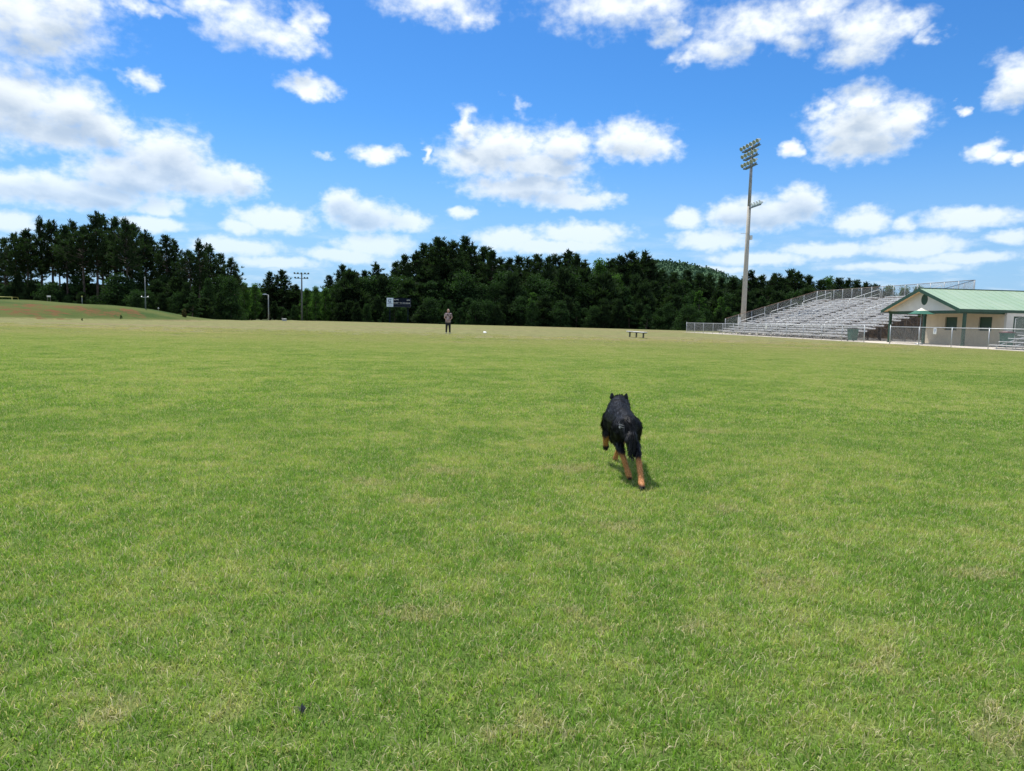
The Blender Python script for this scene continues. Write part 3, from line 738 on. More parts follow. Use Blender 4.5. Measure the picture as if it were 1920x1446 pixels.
for j, (z, hl, nl) in enumerate(((20.35, 1.8, 5), (21.45, 1.95, 5), (22.5, 2.4, 6))):
    mb = MB(); mb.box(-.26, -.14, -hl, hl, z, z + .14); mb.box(-.3, .1, -hl * .92, hl * .9, z - .06, z - .004); ar = mb.build('lamp_rack', ARM, lp)
    for i in range(nl):
        y = -hl * .94 + i * (2 * hl * .94) / (nl - 1); lamp(-.3, y, z + .46, ar, (-.85, -.18 - .12 * (i % 2), -.42))
mb = MB(); mb.box(-.1, .1, -3.1, 0, 15.3, 15.42); ar = mb.build('lamp_rack', ARM, lp)
for i in range(4): lamp(.1, -.75 - i * .72, 15.65, ar, (.62, -.25, -.75), .25)
mb = MB(); mb.box(.2, .55, -.2, .2, 11.6, 12.1); mb.tube([(-.9, 0, 12.3), (.1, 0, 12.3)], .025, 6); mb.build('junction_box', GALV, lp)
mb = MB(); mb.box(-.6, -.33, -.2, .2, 1.3, 2.1); mb.build('meter_box', WHITE, lp)

# ------------------------------------------------------------ field furniture
g = gp(1193, 633.3)
bench = empty('team_bench', (g[0], g[1], 0), SITE, 'plain backless bench standing alone on the field before the dark trees', 'bench')
mb = MB(); mb.box(-.13, .13, -2.3, 2.3, .40, .445); mb.build('seat', ALU, bench, bevel=.006)
for y in (-1.75, 0, 1.75):
    mb = MB(); mb.box(-.05, .05, y - .05, y + .05, -.03, .34); mb.box(-.16, .16, y - .3, y + .3, .345, .399); mb.build('leg', mat('bench_leg', (.16, .15, .10), .7), bench)
g = gp(909, 624.5)
mb = MB(); mb.lathe([(.001, .06), (.10, .055), (.135, .035), (.14, .012), (.13, .012), (.001, .03)], n=24)
d = mb.build('flying_disc', WHITE, smooth=True); d.location = (g[0], g[1], .03); d.rotation_euler = (.5, .1, 0)
tag(d, 'small white disc lying on the far grass right of the person', 'disc')
g = gp(568, 1340)
mb = MB(); NV = 9
V = [(.03 * (i / 8 - .5) * 1.6, .018 * (j / 2 - 1) + .008 * math.sin(i * 1.3), .028 + .012 * math.sin(i * 1.7 + j * 2.1) + .006 * j) for i in range(9) for j in range(4)]
mb.add(V, [(i * 4 + j, i * 4 + j + 1, i * 4 + j + 5, i * 4 + j + 4) for i in range(8) for j in range(3)])
d = mb.build('leaf', mat('dead_leaf', (.10, .10, .11), .6, .4, 40.)); d.location = (g[0], g[1], 0); d.rotation_euler = (.15, .1, -.7); d.scale = (.45, .45, .5)
s_ = d.modifiers.new('s', 'SOLIDIFY'); s_.thickness = .0015
tag(d, 'dark crumpled dead leaf lying in the foreground grass', 'leaf')

# scoreboard
SY = 133.; KS = SY / 160; p = at(731, 568, SY); zg = float(H(p[0], p[1]))
sbd = empty('scoreboard', (at(747, 600, SY)[0], SY, zg), .12, 'dark blue scoreboard with a white emblem panel before the trees', 'scoreboard'); sbd.scale = (KS, KS, KS)
NAVY = mat('scoreboard_navy', (.006, .010, .024), .8, .2, 1., spec=.1); PANW = mat('emblem_panel', (.60, .70, .85), .6, .04, 1.); INK = mat('emblem_ink', (.03, .06, .16), .6)
zb = (at(747, 575.8, SY)[2] - zg) / KS; zt_ = (at(747, 559, SY)[2] - zg) / KS
mb = MB(); mb.box(-1.15, 2.75, -.1, .1, zb, zt_); bd = mb.build('board', NAVY, sbd)
mb = MB(); mb.box(-2.62, -1.155, -.12, .1, zb, zt_); pw = mb.build('emblem_panel', PANW, sbd)
mb = MB(); V = []; n = 20
for i in range(n + 1):
    a = math.radians(40 + 280 * i / n)
    for r in (.30, .43): V.append((-1.89 + r * math.cos(a), -.135, zb + 1.32 + r * math.sin(a)))
V += [(x, -.121, z) for x, y, z in V]; k = 2 * (n + 1)
mb.add(V, [(2*i, 2*i+1, 2*i+3, 2*i+2) for i in range(n)] + [(2*i, 2*i+2, k+2*i+2, k+2*i) for i in range(n)] + [(2*i+1, k+2*i+1, k+2*i+3, 2*i+3) for i in range(n)])
c = (-1.86, zb + 1.32)
mb.add([(c[0] - .17, -.133, c[1] - .2), (c[0] + .17, -.133, c[1] - .2), (c[0] + .06, -.133, c[1]), (c[0], -.133, c[1] + .24), (c[0] - .06, -.133, c[1])], [(0,1,2,3,4)])
mb.box(-2.45, -1.32, -.135, -.121, zb + .66, zb + .74); mb.box(-2.3, -1.5, -.135, -.121, zb + .32, zb + .37)
mb.build('emblem', INK, pw)
def text(s, x, z, size, mt, parent, y=-.104):
    cu_ = bpy.data.curves.new('text', 'FONT'); cu_.body = s; cu_.size = size; cu_.extrude = .004; cu_.align_x = 'CENTER'
    to = bpy.data.objects.new('tmp', cu_); C.objects.link(to)
    me = bpy.data.meshes.new_from_object(to.evaluated_get(bpy.context.evaluated_depsgraph_get())); bpy.data.objects.remove(to)
    o = link_mesh('lettering', me, mt, parent); o.location = (x, y, z); o.rotation_euler = (R(90), 0, 0); return o
LET = mat('white_lettering', (.75, .77, .8), .6, .03)
for s, x, z in (('DOWN', -.62, zb + 1.5), ('QTR', 2.15, zb + 1.45), ('GUEST', -.55, zb + .78), ('TO GO', .85, zb + .78), ('HOME', 2.05, zb + .78)):
    text(s, x, z, .36, LET, bd)
mb = MB()
for (x0, x1, z0_, z1_) in ((-1.1, 2.7, .02, .05), (-1.1, 2.7, .50, .53), (2.66, 2.69, .05, 1.9)): mb.box(x0, x1, -.112, -.101, zb + z0_, zb + z1_)
mb.build('trim', mat('trim_grey', (.2, .22, .26), .6), bd)
for x in (-1.9, 2.1):
    MB().box(x - .1, x + .1, .101, .3, -.3, zt_ - .1).build('post', NAVY, sbd)

# small poles and far furniture
def at_h(px, Y): x = at(px, 600, Y)[0]; return x, Y, float(H(x, Y))
x, y, z = at_h(566, 136)
fl = empty('field_light', (x, y, z), .1, 'distant dark floodlight pole with two crossarms of lamps against the sky', 'light pole'); KF = 136 / 175; fl.scale = (KF, KF, KF)
top = (at(568, 512, 136)[2] - z) / KF
WOODP = mat('grey_wood_pole', (.11, .12, .125), .8, .2, 1.)
mb = MB(); mb.tube([(0, 0, -.3), (0, 0, top)], [.24, .15], 10); mb.build('shaft', WOODP, fl, True)
for j, (dz, hl, xs) in enumerate(((-.25, 1.8, (-1.65, -.85, 0, .85, 1.65)), (-1.35, 1.6, (-1.5, -.75, .75, 1.4)))):
    mb = MB(); mb.box(-hl, hl, -.22, -.1, top + dz - .06, top + dz + .06); cb_ = mb.build('crossarm', ARM, fl)
    for xx in xs:
        mb = MB(); mb.lathe([(.05, -.2), (.1, -.12), (.24, .12), (.24, .16), (.001, .13)], (xx, -.25, top + dz + .25), 10, (0, -.8, -.6)); mb.tube([(xx, -.16, top + dz), (xx, -.2, top + dz + .25)], .03, 5); mb.build('lamp', ARM, cb_)
x, y, z = at_h(503.5, 120); top = at(503, 553, 120)[2] - z
ll = empty('street_lamp', (x, y, z), 0, 'slim grey lamp post with one small lamp left of the crossarm floodlight', 'street lamp')
mb = MB(); mb.tube([(0, 0, -.3), (0, 0, top)], [.11, .07], 8); mb.build('shaft', mat('lamp_grey', (.28, .30, .31), .6), ll, True)
mb = MB(); mb.tube([(0, 0, top - .05), (-.35, 0, top + .05)], .05, 6); mb.add([(-.95, -.15, top), (-.3, -.15, top), (-.3, .15, top), (-.95, .15, top), (-.85, -.1, top + .16), (-.35, -.1, top + .2), (-.35, .1, top + .2), (-.85, .1, top + .16)], [(3,2,1,0),(4,5,6,7),(0,1,5,4),(1,2,6,5),(2,3,7,6),(3,0,4,7)])
mb.build('lamp', GALV, ll)
x, y, z = at_h(273.5, 87); tp = at(272.5, 519, 87)[2] - z; tb = at(272.5, 557.5, 87)[2] - z
cp = empty('utility_pole', (x, y, z), 0, 'grey pole with a low crossarm of two small lamps on the grassy bank', 'pole')
mb = MB(); mb.tube([(0, 0, -.3), (0, 0, tp)], [.085, .05], 8); mb.build('shaft', mat('pole_grey', (.16, .18, .19), .7), cp, True)
mb = MB(); mb.box(-.42, .42, -.1, -.04, tb - .03, tb + .03); ca = mb.build('crossarm', GALV, cp)
for sx in (-.38, .38):
    mb = MB(); mb.lathe([(.03, -.08), (.09, .06), (.001, .05)], (sx, -.12, tb + .06), 8, (0, -.6, -.8)); mb.build('lamp', GALV, ca)
x, y, z = at_h(24, 100); gh = at(24, 557.3, 100)[2] - z
gl = empty('soccer_goal', (x, y, z), .0, 'yellow framed goal standing beyond the grassy bank at the left edge', 'goal')
YEL = mat('yellow_paint', (.42, .40, .10), .6)
mb = MB(); mb.tube([(-5.5, 0, 0), (-5.5, 0, gh), (0, 0, gh), (0, 0, 0)], .06, 8); mb.build('goal_frame', YEL, gl, True)
mb = MB(); mb.tube([(0, 0, gh), (0, 1.2, gh), (0, 2., 0)], .03, 6); mb.tube([(-5.5, 0, gh), (-5.5, 1.2, gh), (-5.5, 2., 0)], .03, 6); mb.build('back_stay', YEL, gl, True)
x, y, z = at_h(155, 90); tp = at(155, 557.5, 90)[2] - z
mp_ = empty('marker_post', (x, y, z), 0, 'thin post with a pale cap on top of the grassy bank', 'post')
mb = MB(); mb.tube([(0, 0, -.2), (0, 0, tp)], .035, 6); mb.build('shaft', GALVD, mp_, True)
mb = MB(); mb.box(-.09, .09, -.06, .06, tp, tp + .16); mb.build('cap', YEL, mp_, bevel=.02)
x, y, z = at_h(93, 104); tp = at(93, 556, 104)[2] - z
ms_ = empty('notice_board', (x, y, z), .2, 'tiny white notice board on two posts under the left pines', 'sign')
mb = MB(); mb.box(-.25, .25, -.03, .03, tp - .1, tp + .13); mb.build('board', WHITE, ms_)
mb = MB(); mb.tube([(-.2, .05, -.2), (-.2, .05, tp)], .03, 6); mb.tube([(.2, .05, -.2), (.2, .05, tp)], .03, 6); mb.build('post', STEEL, ms_)
x, y, z = at_h(297.5, 92); tp = at(297.5, 579, 92)[2] - z
bm_ = empty('marker_post', (x, y, z), 0, 'short post with a rounded pale head between the crossarm pole and the brown brush', 'post')
mb = MB(); mb.tube([(0, 0, -.2), (0, 0, tp)], .03, 6); mb.build('shaft', STEEL, bm_)
mb = MB(); mb.lathe([(.001, 0), (.09, .05), (.10, .15), (.06, .24), (.001, .26)], (0, 0, tp - .1), 10); mb.build('cap', mat('cap_grey', (.35, .36, .36), .6), bm_, True)
x, y, z = at_h(533, 118)
ub = empty('utility_box', (x, y, z), .2, 'small pale box on the far edge of the field left of the floodlight', 'utility box')
ztop = at(533, 598, 118)[2] - z
mb = MB(); mb.box(-.35, .35, -.25, .25, 0, ztop); mb.build('case', mat('box_grey', (.35, .38, .38), .6), ub, bevel=.03)
mb = MB(); mb.box(-.37, .37, -.27, .27, ztop + .001, ztop + .06); mb.build('lid', GALV, ub, bevel=.02)

# ------------------------------------------------------------ vegetation
BARK = mat('pine_bark', (.075, .058, .048), .9, .35, 2., bump=.4)
PINE = mat('pine_needles', (.024, .046, .023), .85, .45, .35, col2=(.048, .078, .034), trans=(.25, (1., 1.3, .5)), spec=.06)
DECD = mat('dark_leaves', (.024, .050, .024), .85, .4, .4, col2=(.052, .096, .035), trans=(.25, (1., 1.4, .4)), spec=.05)
DECL = mat('bright_leaves', (.055, .112, .030), .8, .3, .4, col2=(.09, .165, .045), trans=(.36, (1.1, 1.5, .5)), spec=.06)
BRNL = mat('brown_brush', (.115, .10, .04), .8, .3, 2., trans=(.3, (1, 1, .6)), spec=.1)
def unit(v): return v / (np.linalg.norm(v, axis=-1, keepdims=True) + 1e-9)
def tufts(c, ax, n, L, wd, spread, g):
    k = len(c); c = np.repeat(c, n, 0); ax = np.repeat(ax, n, 0); m_ = k * n
    d = unit(ax + g.normal(0, spread, (m_, 3))); l = L * g.uniform(.6, 1.25, (m_, 1))
    s = unit(np.cross(d, g.normal(0, 1, (m_, 3)))) * wd * g.uniform(.6, 1.3, (m_, 1))
    b = c + g.normal(0, L * .12, (m_, 3))
    V = np.stack([b - s * .5, b + s * .5, b + d * l * .65 + s * .45, b + d * l, b + d * l * .6 - s * .45], 1).reshape(-1, 3)
    i = np.arange(m_)[:, None] * 5
    return V, np.concatenate([i + [0, 1, 2], i + [0, 2, 4], i + [4, 2, 3]], 0)
def pine_proto(seed, Ht=20., cb=.45, wid=3.0, nb=46, dens=1.):
    g = np.random.default_rng(seed); mb = MB()
    bend = g.normal(0, .25, 2)
    def tx(z): f = z / Ht; return np.array([bend[0] * math.sin(f * 2.5), bend[1] * math.sin(f * 2.1 + .5), z])
    zs = np.linspace(-.3, Ht * .96, 9); mb.tube([tx(z) for z in zs], [max(.025, .23 * (1 - z / Ht) ** .8 + .02) for z in zs], 7)
    cs, axs = [], []
    for i in range(nb):
        f = (i + g.random()) / nb; z = Ht * (cb + (0.95 - cb) * f); th = i * 2.4 + g.normal(0, .4)
        prof = (math.sin(min(1, f * .72 + .24) * math.pi) ** .7) * (1 - .5 * f ** 2.2)
        L = wid * max(.22, prof) * g.uniform(.55, 1.15)
        if f < .12 and g.random() < .4: L *= .5
        up_ = .15 + .75 * f; d = unit(np.array([math.cos(th), math.sin(th), up_]))
        p0 = tx(z); p1 = p0 + d * L * .55 ; p2 = p0 + d * L + np.array([0, 0, .12 * L])
        mb.tube([p0, p1, p2], [.05 + .02 * L, .035, .015], 4, False)
        nt = max(3, int(L * 3.6 * dens))
        for q in range(nt):
            fr = g.uniform(.4, 1.05); sp = np.array([*g.normal(0, .34, 2), g.normal(.1, .22)]) * (.5 + .35 * L * fr)
            cs.append(p0 + d * L * fr + sp); axs.append(unit(d * .5 + np.array([0, 0, .75]) + unit(sp) * .3))
    for q in range(int(12 * dens)): cs.append(tx(Ht * (.93 + .06 * g.random())) + g.normal(0, .25, 3)); axs.append(np.array([0, 0, 1.]))
    V, Fs = tufts(np.array(cs), np.array(axs), 13, .74, .11, .46, g)
    tm = bpy.data.meshes.new('trunk'); tm.from_pydata([tuple(map(float, p)) for p in mb.v], [], mb.f); tm.materials.append(BARK); tm.shade_smooth()
    cm_ = np_mesh('crown', V, Fs); cm_.materials.append(PINE)
    return tm, cm_
def leafy_proto(seed, Ht, wid, matl, nl=30, base=.12, leaf=.30, per=170, conic=False):
    g = np.random.default_rng(seed); mb = MB()
    zs = np.linspace(-.3, Ht * .85, 6); mb.tube([(g.normal(0, .05), g.normal(0, .05), z) for z in zs], [max(.03, .028 * Ht * .6 * (1 - z / Ht)) for z in zs], 6)
    P_ = []
    for i in range(nl):
        f = (i + .5) / nl; z = Ht * (base + (.97 - base) * f)
        if conic: rr = wid * (1 - f) ** .8 + .1
        else: rr = wid * (math.sin(min(1., f * .8 + .25) * math.pi) ** .6) * g.uniform(.5, 1.05)
        th = i * 2.4 + g.normal(0, .5); r_ = rr * math.sqrt(g.uniform(.15, 1)) * (.9 if conic else .75)
        c = np.array([r_ * math.cos(th), r_ * math.sin(th), z]); sz = (.22 if conic else .34) * wid * g.uniform(.6, 1.15)
        if i % 3 == 0: mb.tube([(0, 0, z * .8), tuple(c)], [.05, .02], 4, False)
        q = unit(g.normal(0, 1, (per, 3))) * sz * (g.random((per, 1)) ** .4); q[:, 2] *= .72
        P_.append(c + q)
    P_ = np.concatenate(P_); n = len(P_)
    u_ = unit(g.normal(0, 1, (n, 3))); v_ = unit(np.cross(u_, g.normal(0, 1, (n, 3)))); s = leaf * g.uniform(.6, 1.2, (n, 1))
    V = np.stack([P_ - u_ * s * .5, P_ + v_ * s * .32, P_ + u_ * s * .6, P_ - v_ * s * .32], 1).reshape(-1, 3)
    Fs = np.arange(n)[:, None] * 4 + [0, 1, 2, 3]
    tm = bpy.data.meshes.new('trunk'); tm.from_pydata([tuple(map(float, p)) for p in mb.v], [], mb.f); tm.materials.append(BARK)
    cm_ = np_mesh('crown', V, Fs); cm_.materials.append(matl)
    return tm, cm_
def plant(kind, proto, x, y, sc_, label, cat, group, rz=None, zoff=0, sxy=None):
    tm, cm_ = proto; z = float(H(x, y)) + zoff
    e = empty(kind, (x, y, z), random.uniform(0, 6.28) if rz is None else rz, label, cat, group)
    s = (sxy or sc_); e.scale = (s, s, sc_)
    for nm, me in (('trunk', tm), ('crown', cm_)):
        o = bpy.data.objects.new(nm, me); C.objects.link(o); o.parent = e
    return e
open_pines = [pine_proto(100 + i, 20, .42 + .05 * (i % 3), 2.9 + .25 * (i % 3), 50, .8) for i in range(5)]
full_pines = [pine_proto(200 + i, 20, .16 + .05 * (i % 3), 3.3 + .3 * (i % 3), 78, 1.15) for i in range(6)]
dark_trees = [leafy_proto(300 + i, 8, 2.2 + .5 * i, DECD, 26 + 5 * i, .03, .26, 170, i == 1) for i in range(5)] + [pine_proto(320 + i, 8, .04, 1.9, 60, 2.0) for i in range(3)]
bright_trees = [leafy_proto(400 + i, 12, 3.4, DECL, 34, .1) for i in range(3)]
bright_cones = [leafy_proto(500 + i, 7, 1.7, DECL, 34, .05, .22, 110, True) for i in range(2)]
ORD = ['first','second','third','fourth','fifth','sixth','seventh','eighth','ninth','tenth','eleventh','twelfth','thirteenth','fourteenth','fifteenth','sixteenth','seventeenth','eighteenth','nineteenth','twentieth',
       'twenty first','twenty second','twenty third','twenty fourth','twenty fifth','twenty sixth','twenty seventh','twenty eighth','twenty ninth','thirtieth','thirty first','thirty second','thirty third','thirty fourth','thirty fifth','thirty sixth','thirty seventh','thirty eighth','thirty ninth','fortieth']
def row(kind, protos, items, Hp, lab, cat, group, depth, jit=6, wfac=1.):
    for i, it in enumerate(items):
        px, py = it[:2]; Y = depth + random.uniform(-jit, jit) if len(it) < 3 else it[2]
        p = at(px, py, Y); z0_ = float(H(p[0], Y)); h = p[2] - z0_; s = h / Hp
        sxy = s * wfac * random.uniform(.9, 1.12)
        plant(kind, protos[i % len(protos)], p[0], Y, s, lab % ORD[i], cat, group, sxy=sxy)
LP = [(4,447),(22,438),(45,430),(72,412),(94,416),(124,424),(140,416),(160,424),(175,402),(191,404),(211,409),(233,411),(252,420),(268,436),(282,446),(312,442),(330,452),(352,470),(371,453),(392,459),(412,476),(430,484),(444,512)]
row('pine_tree', open_pines, LP, 20, 'tall open crowned pine, %s from the left end of the grove on the bank', 'pine', 'tall pines of the left grove', 122, 6, 1.22)
row('pine_tree', open_pines[::-1], [(12,470),(60,455),(108,450),(150,452),(200,440),(245,446),(300,470),(345,486),(385,482),(420,505)], 20, 'shorter pine in the shaded back rank of the left grove, %s from the left', 'pine', 'back rank pines of the left grove', 134, 3, 1.3)
ML = [(505,510),(532,507),(556,535)]
row('pine_tree', full_pines, ML, 20, 'small ragged pine left of the distant floodlight pole, %s of three from the left', 'pine', 'ragged pines by the floodlight', 170, 4, 1.8)
MP = [(618,516),(645,497),(668,512),(685,508),(705,495),(722,514),(742,490),(756,478),(778,474),(796,459),(810,466),(824,446),(836,458),(849,452),(862,466),(873,446),(886,460),(904,464),(922,470),(938,484),
      (956,486),(975,481),(992,486),(1010,478),(1028,481),(1046,478),(1063,472),(1080,478),(1096,492),(1146,487),(1164,480),(1184,473),(1208,473),(1224,487),(1244,507),(1268,512),(1290,506)]
row('pine_tree', full_pines, MP, 20, 'dark dense pine in the wood edge behind the person, %s from the left', 'pine', 'dark pines of the middle wood', 170, 8, 1.4)
row('pine_tree', full_pines[::-1], [(1310,514),(1332,516),(1354,521),(1378,522),(1404,508),(1428,516),(1450,514),(1466,520),(1482,506),(1500,512),(1520,517),(1540,524),(1572,522),(1590,525),(1606,526),(1622,531),(1642,533)], 20, 'dark pine behind the grandstand, %s from the left in its row', 'pine', 'dark pines behind the grandstand', 175, 6, 1.6)
row('broadleaf_tree', bright_trees, [(458,530,142),(478,532,148),(575,541,150),(592,537,146),(610,540,152)], 12, 'pale green leafy tree by the distant floodlight pole, %s from the left', 'tree', 'pale leafy trees by the floodlight', 170)
row('broadleaf_tree', bright_trees, [(1125,486,166),(1155,515,160),(1555,519,178),(1668,536,190),(1696,538,190),(1722,537,190),(1750,545,195)], 12, 'brighter green leafy tree among the dark right hand pines, %s from the left', 'tree', 'brighter leafy trees on the right', 170)
row('young_tree', bright_cones, [(1312,545,150),(1352,556,140),(1000,548,150),(1366,575,135)], 7, 'small bright green pointed young tree at the wood edge, %s placed of four', 'tree', 'young bright trees at the wood edge', 150, 3, 1.2)
# dark understorey trees in front of and between the pines
WHERE = [(110, 'near the left edge'), (230, 'above the bare clay'), (330, 'by the crossarm pole'), (455, 'right of the brown brush'), (540, 'by the street lamp'), (640, 'right of the distant floodlight'), (720, 'left of the scoreboard'), (790, 'behind the scoreboard'), (900, 'behind the person'), (1000, 'right of the person'), (1110, 'between person and bench'), (1240, 'behind the bench'), (1310, 'at the fence corner'), (1395, 'left of the stadium light pole'), (1500, 'right of the stadium light pole'), (9999, 'beyond the high rows of the grandstand')]
def under(a_, b_, step, ylo, yhi, depth, jit, label, group, protos=dark_trees):
    px = a_
    while px < b_:
        Y = depth + random.uniform(-jit, jit); p = at(px + random.uniform(-4, 4), random.uniform(ylo, yhi), Y); h = p[2] - float(H(p[0], Y))
        pr_ = random.choice(protos); where = next(w_ for lim, w_ in WHERE if px < lim)
        look = 'spiky dark young pine' if pr_ in protos[5:] else ('pointed dark leafy tree' if pr_ is protos[1] else ('narrow dark bushy tree' if pr_ is protos[0] else 'broad dark bushy tree'))
        plant('bushy_tree', pr_, p[0], Y, h / 8, look + ' ' + label + ' ' + where, 'tree', group, sxy=h / 8 * random.uniform(.85, 1.6)); px += step
under(-6, 455, 21, 515, 538, 116, 5, 'under the left pines', 'dark bushy trees under the left grove')
under(-6, 455, 26, 546, 562, 109, 4, 'low at the grove foot', 'dark bushes at the foot of the left grove')
under(455, 640, 19, 562, 578, 156, 4, 'at the wood edge', 'dark bushy trees around the floodlight')
under(640, 1300, 19, 512, 540, 158, 5, 'in the upper wood edge', 'dark bushy trees of the middle wood')
under(640, 1300, 17, 556, 580, 147, 3, 'low at the field edge', 'dark bushes at the far field edge')
under(1300, 1660, 22, 545, 560, 160, 5, 'beyond the stand', 'dark bushy trees behind the grandstand')
under(1290, 1400, 19, 572, 588, 130, 3, 'low behind the fence end', 'dark bushes behind the far fence end')
# brown brush clump, weeds
tm, cm_ = leafy_proto(700, 1.4, .75, BRNL, 26, .02, .16, 200)
x, y, z = at_h(346, 88); h = at(346, 580, 88)[2] - z
plant('dry_shrub', (tm, cm_), x, y, h / 1.4, 'olive brown upright clump of dry brush at the foot of the bank', 'shrub', None, sxy=h / 1.4 * .75)
tm, cm_ = leafy_proto(701, .5, .25, DECD, 8, .05, .08, 60)
for px, py, lab in ((227, 600, 'larger dark green weed tuft at the foot of the grassy bank'), (154, 600.5, 'smaller dark green weed tuft at the foot of the grassy bank')):
    g = gp(px, py + 1); plant('weed', (tm, cm_), g[0], g[1], .75 if px == 227 else .5, lab, 'weed', 'weed tufts by the bank')
# far-off wood that reads as one mass
def wood_mass(name, x0, x1, y, hfun, dens, matl, label, leaf=.7, dep=8., base=None):
    g = np.random.default_rng(900 + int(y)); n = int((x1 - x0) * dens)
    xs = g.uniform(x0, x1, n); ys = y + g.uniform(-dep, dep, n); hh = np.array([hfun(x) for x in xs]) * (.78 + .22 * np.sin(xs * .9 + 2 * np.sin(xs * .31)) ** 2)
    zb_ = H(xs, ys) if base is None else np.zeros(n) + base
    zs = zb_ + hh * g.random(n) ** .7
    P_ = np.stack([xs, ys, zs], 1); u_ = unit(g.normal(0, 1, (n, 3))); v_ = unit(np.cross(u_, g.normal(0, 1, (n, 3)))); s = leaf * g.uniform(.6, 1.4, (n, 1))
    V = np.stack([P_ - u_ * s, P_ + v_ * s * .6, P_ + u_ * s, P_ - v_ * s * .6], 1).reshape(-1, 3)
    me = np_mesh(name, V, np.arange(n)[:, None] * 4 + [0, 1, 2, 3]); return tag(link_mesh(name, me, matl), label, 'wood', kind='stuff')
wood_mass('wood', at(440, 600, 200)[0], at(1760, 600, 200)[0], 200, lambda x: np.interp(x, [-75, -50, -35, -10, 20, 55, 120], [8.5, 8, 11, 16, 15.5, 13, 10]), 260, DECD, 'dark wood behind the front trees reading as one mass', .8, 7)
wood_mass('wood', at(-60, 600, 150)[0], at(470, 600, 150)[0], 150, lambda x: 6.8, 230, DECD, 'dark low wood behind the left pine grove', .6, 5)

# far hill covered in trees
hx = np.linspace(at(1120, 500, 620)[0], at(1560, 500, 620)[0], 110); hyv = np.linspace(-60, 60, 30)
HC = ((1120, 505), (1180, 498), (1232, 490), (1265, 492), (1286, 496), (1308, 501), (1335, 507), (1352, 515), (1368, 521), (1400, 530), (1440, 537), (1560, 560))
crest = np.interp(hx, [at(p_, 500, 640)[0] for p_, q_ in HC], [at(p_, q_, 640)[2] for p_, q_ in HC])
HXg, HYg = np.meshgrid(hx, hyv); prof = np.cos(HYg / 60 * 1.5) ** .7
gh = np.random.default_rng(3)
HZ = crest[None, :] * prof + 1.8 * np.sin(HXg * .7 + HYg * .4) * np.sin(HYg * .55 + HXg * .15) - 1
ii = (np.arange(29)[:, None] * 110 + np.arange(109)[None, :]).ravel()
hm_ = np_mesh('hill', np.stack([HXg.ravel(), 640 + HYg.ravel(), HZ.ravel()], 1), np.stack([ii, ii + 1, ii + 111, ii + 110], 1))
HILL = mat('hill_forest', (.07, .135, .08), .95, .3, .05, col2=(.11, .185, .10), spec=.02)  # greens lightened so the colour itself carries the distance haze
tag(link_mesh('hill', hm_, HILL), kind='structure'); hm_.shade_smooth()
n = 26000; gi_ = gh.integers(0, 30, n); gj = gh.integers(0, 110, n)
P_ = np.stack([HXg[gi_, gj], 640 + HYg[gi_, gj], HZ[gi_, gj]], 1) + gh.normal(0, 2.0, (n, 3)) * [1, 1, .45]
u_ = unit(gh.normal(0, 1, (n, 3))); v_ = unit(np.cross(u_, gh.normal(0, 1, (n, 3))))
V = np.stack([P_ - u_ * 1.1, P_ + v_ * .8, P_ + u_ * 1.1, P_ - v_ * .8], 1).reshape(-1, 3)
tag(link_mesh('hill_forest', np_mesh('hill_forest', V, np.arange(n)[:, None] * 4 + [0, 1, 2, 3]), HILL), 'hazy pale forest covering the distant hill', 'forest', kind='stuff')

# ------------------------------------------------------------ organic bodies
def blob(caps, voxel, name, smooth_it=6):
    """one continuous skin from tapered capsules: (p, q, rp, rq)"""
    mb = MB()
    for p, q, ra, rb in caps:
        p = np.array(p, float); q = np.array(q, float); L = np.linalg.norm(q - p); t_ = (q - p) / (L + 1e-9)
        pts, rr = [], []
        for k in range(5): a = math.pi / 2 * k / 4; pts.append(p - t_ * ra * math.cos(a)); rr.append(max(ra * math.sin(a), 1e-4))
        for k in range(5): a = math.pi / 2 * k / 4; pts.append(q + t_ * rb * math.sin(a)); rr.append(max(rb * math.cos(a), 1e-4))
        a_ = np.array([0, 0, 1.]) if abs(t_[2]) < .9 else np.array([1., 0, 0]); e1 = np.cross(t_, a_); e1 /= np.linalg.norm(e1); e2 = np.cross(t_, e1)
        n = 12; V = []
        for P0, r in zip(pts, rr):
            for k in range(n): th = 2 * math.pi * k / n; V.append(P0 + r * (math.cos(th) * e1 + math.sin(th) * e2))
        Fs = [(i * n + k, i * n + (k + 1) % n, (i + 1) * n + (k + 1) % n, (i + 1) * n + k) for i in range(len(pts) - 1) for k in range(n)]
        Fs += [tuple(range(n))[::-1], tuple((len(pts) - 1) * n + k for k in range(n))]
        mb.add(V, Fs)
    me = bpy.data.meshes.new('tmp'); me.from_pydata([tuple(map(float, v)) for v in mb.v], [], mb.f)
    bm = bmesh.new(); bm.from_mesh(me); bmesh.ops.recalc_face_normals(bm, faces=bm.faces); bm.to_mesh(me); bm.free()
    o = bpy.data.objects.new('tmp', me); C.objects.link(o)
    r_ = o.modifiers.new('r', 'REMESH'); r_.mode = 'VOXEL'; r_.voxel_size = voxel
    s_ = o.modifiers.new('s', 'SMOOTH'); s_.factor = .5; s_.iterations = smooth_it
    out = bpy.data.meshes.new_from_object(o.evaluated_get(bpy.context.evaluated_depsgraph_get())); bpy.data.objects.remove(o)
    out.name = name; out.shade_smooth(); return out

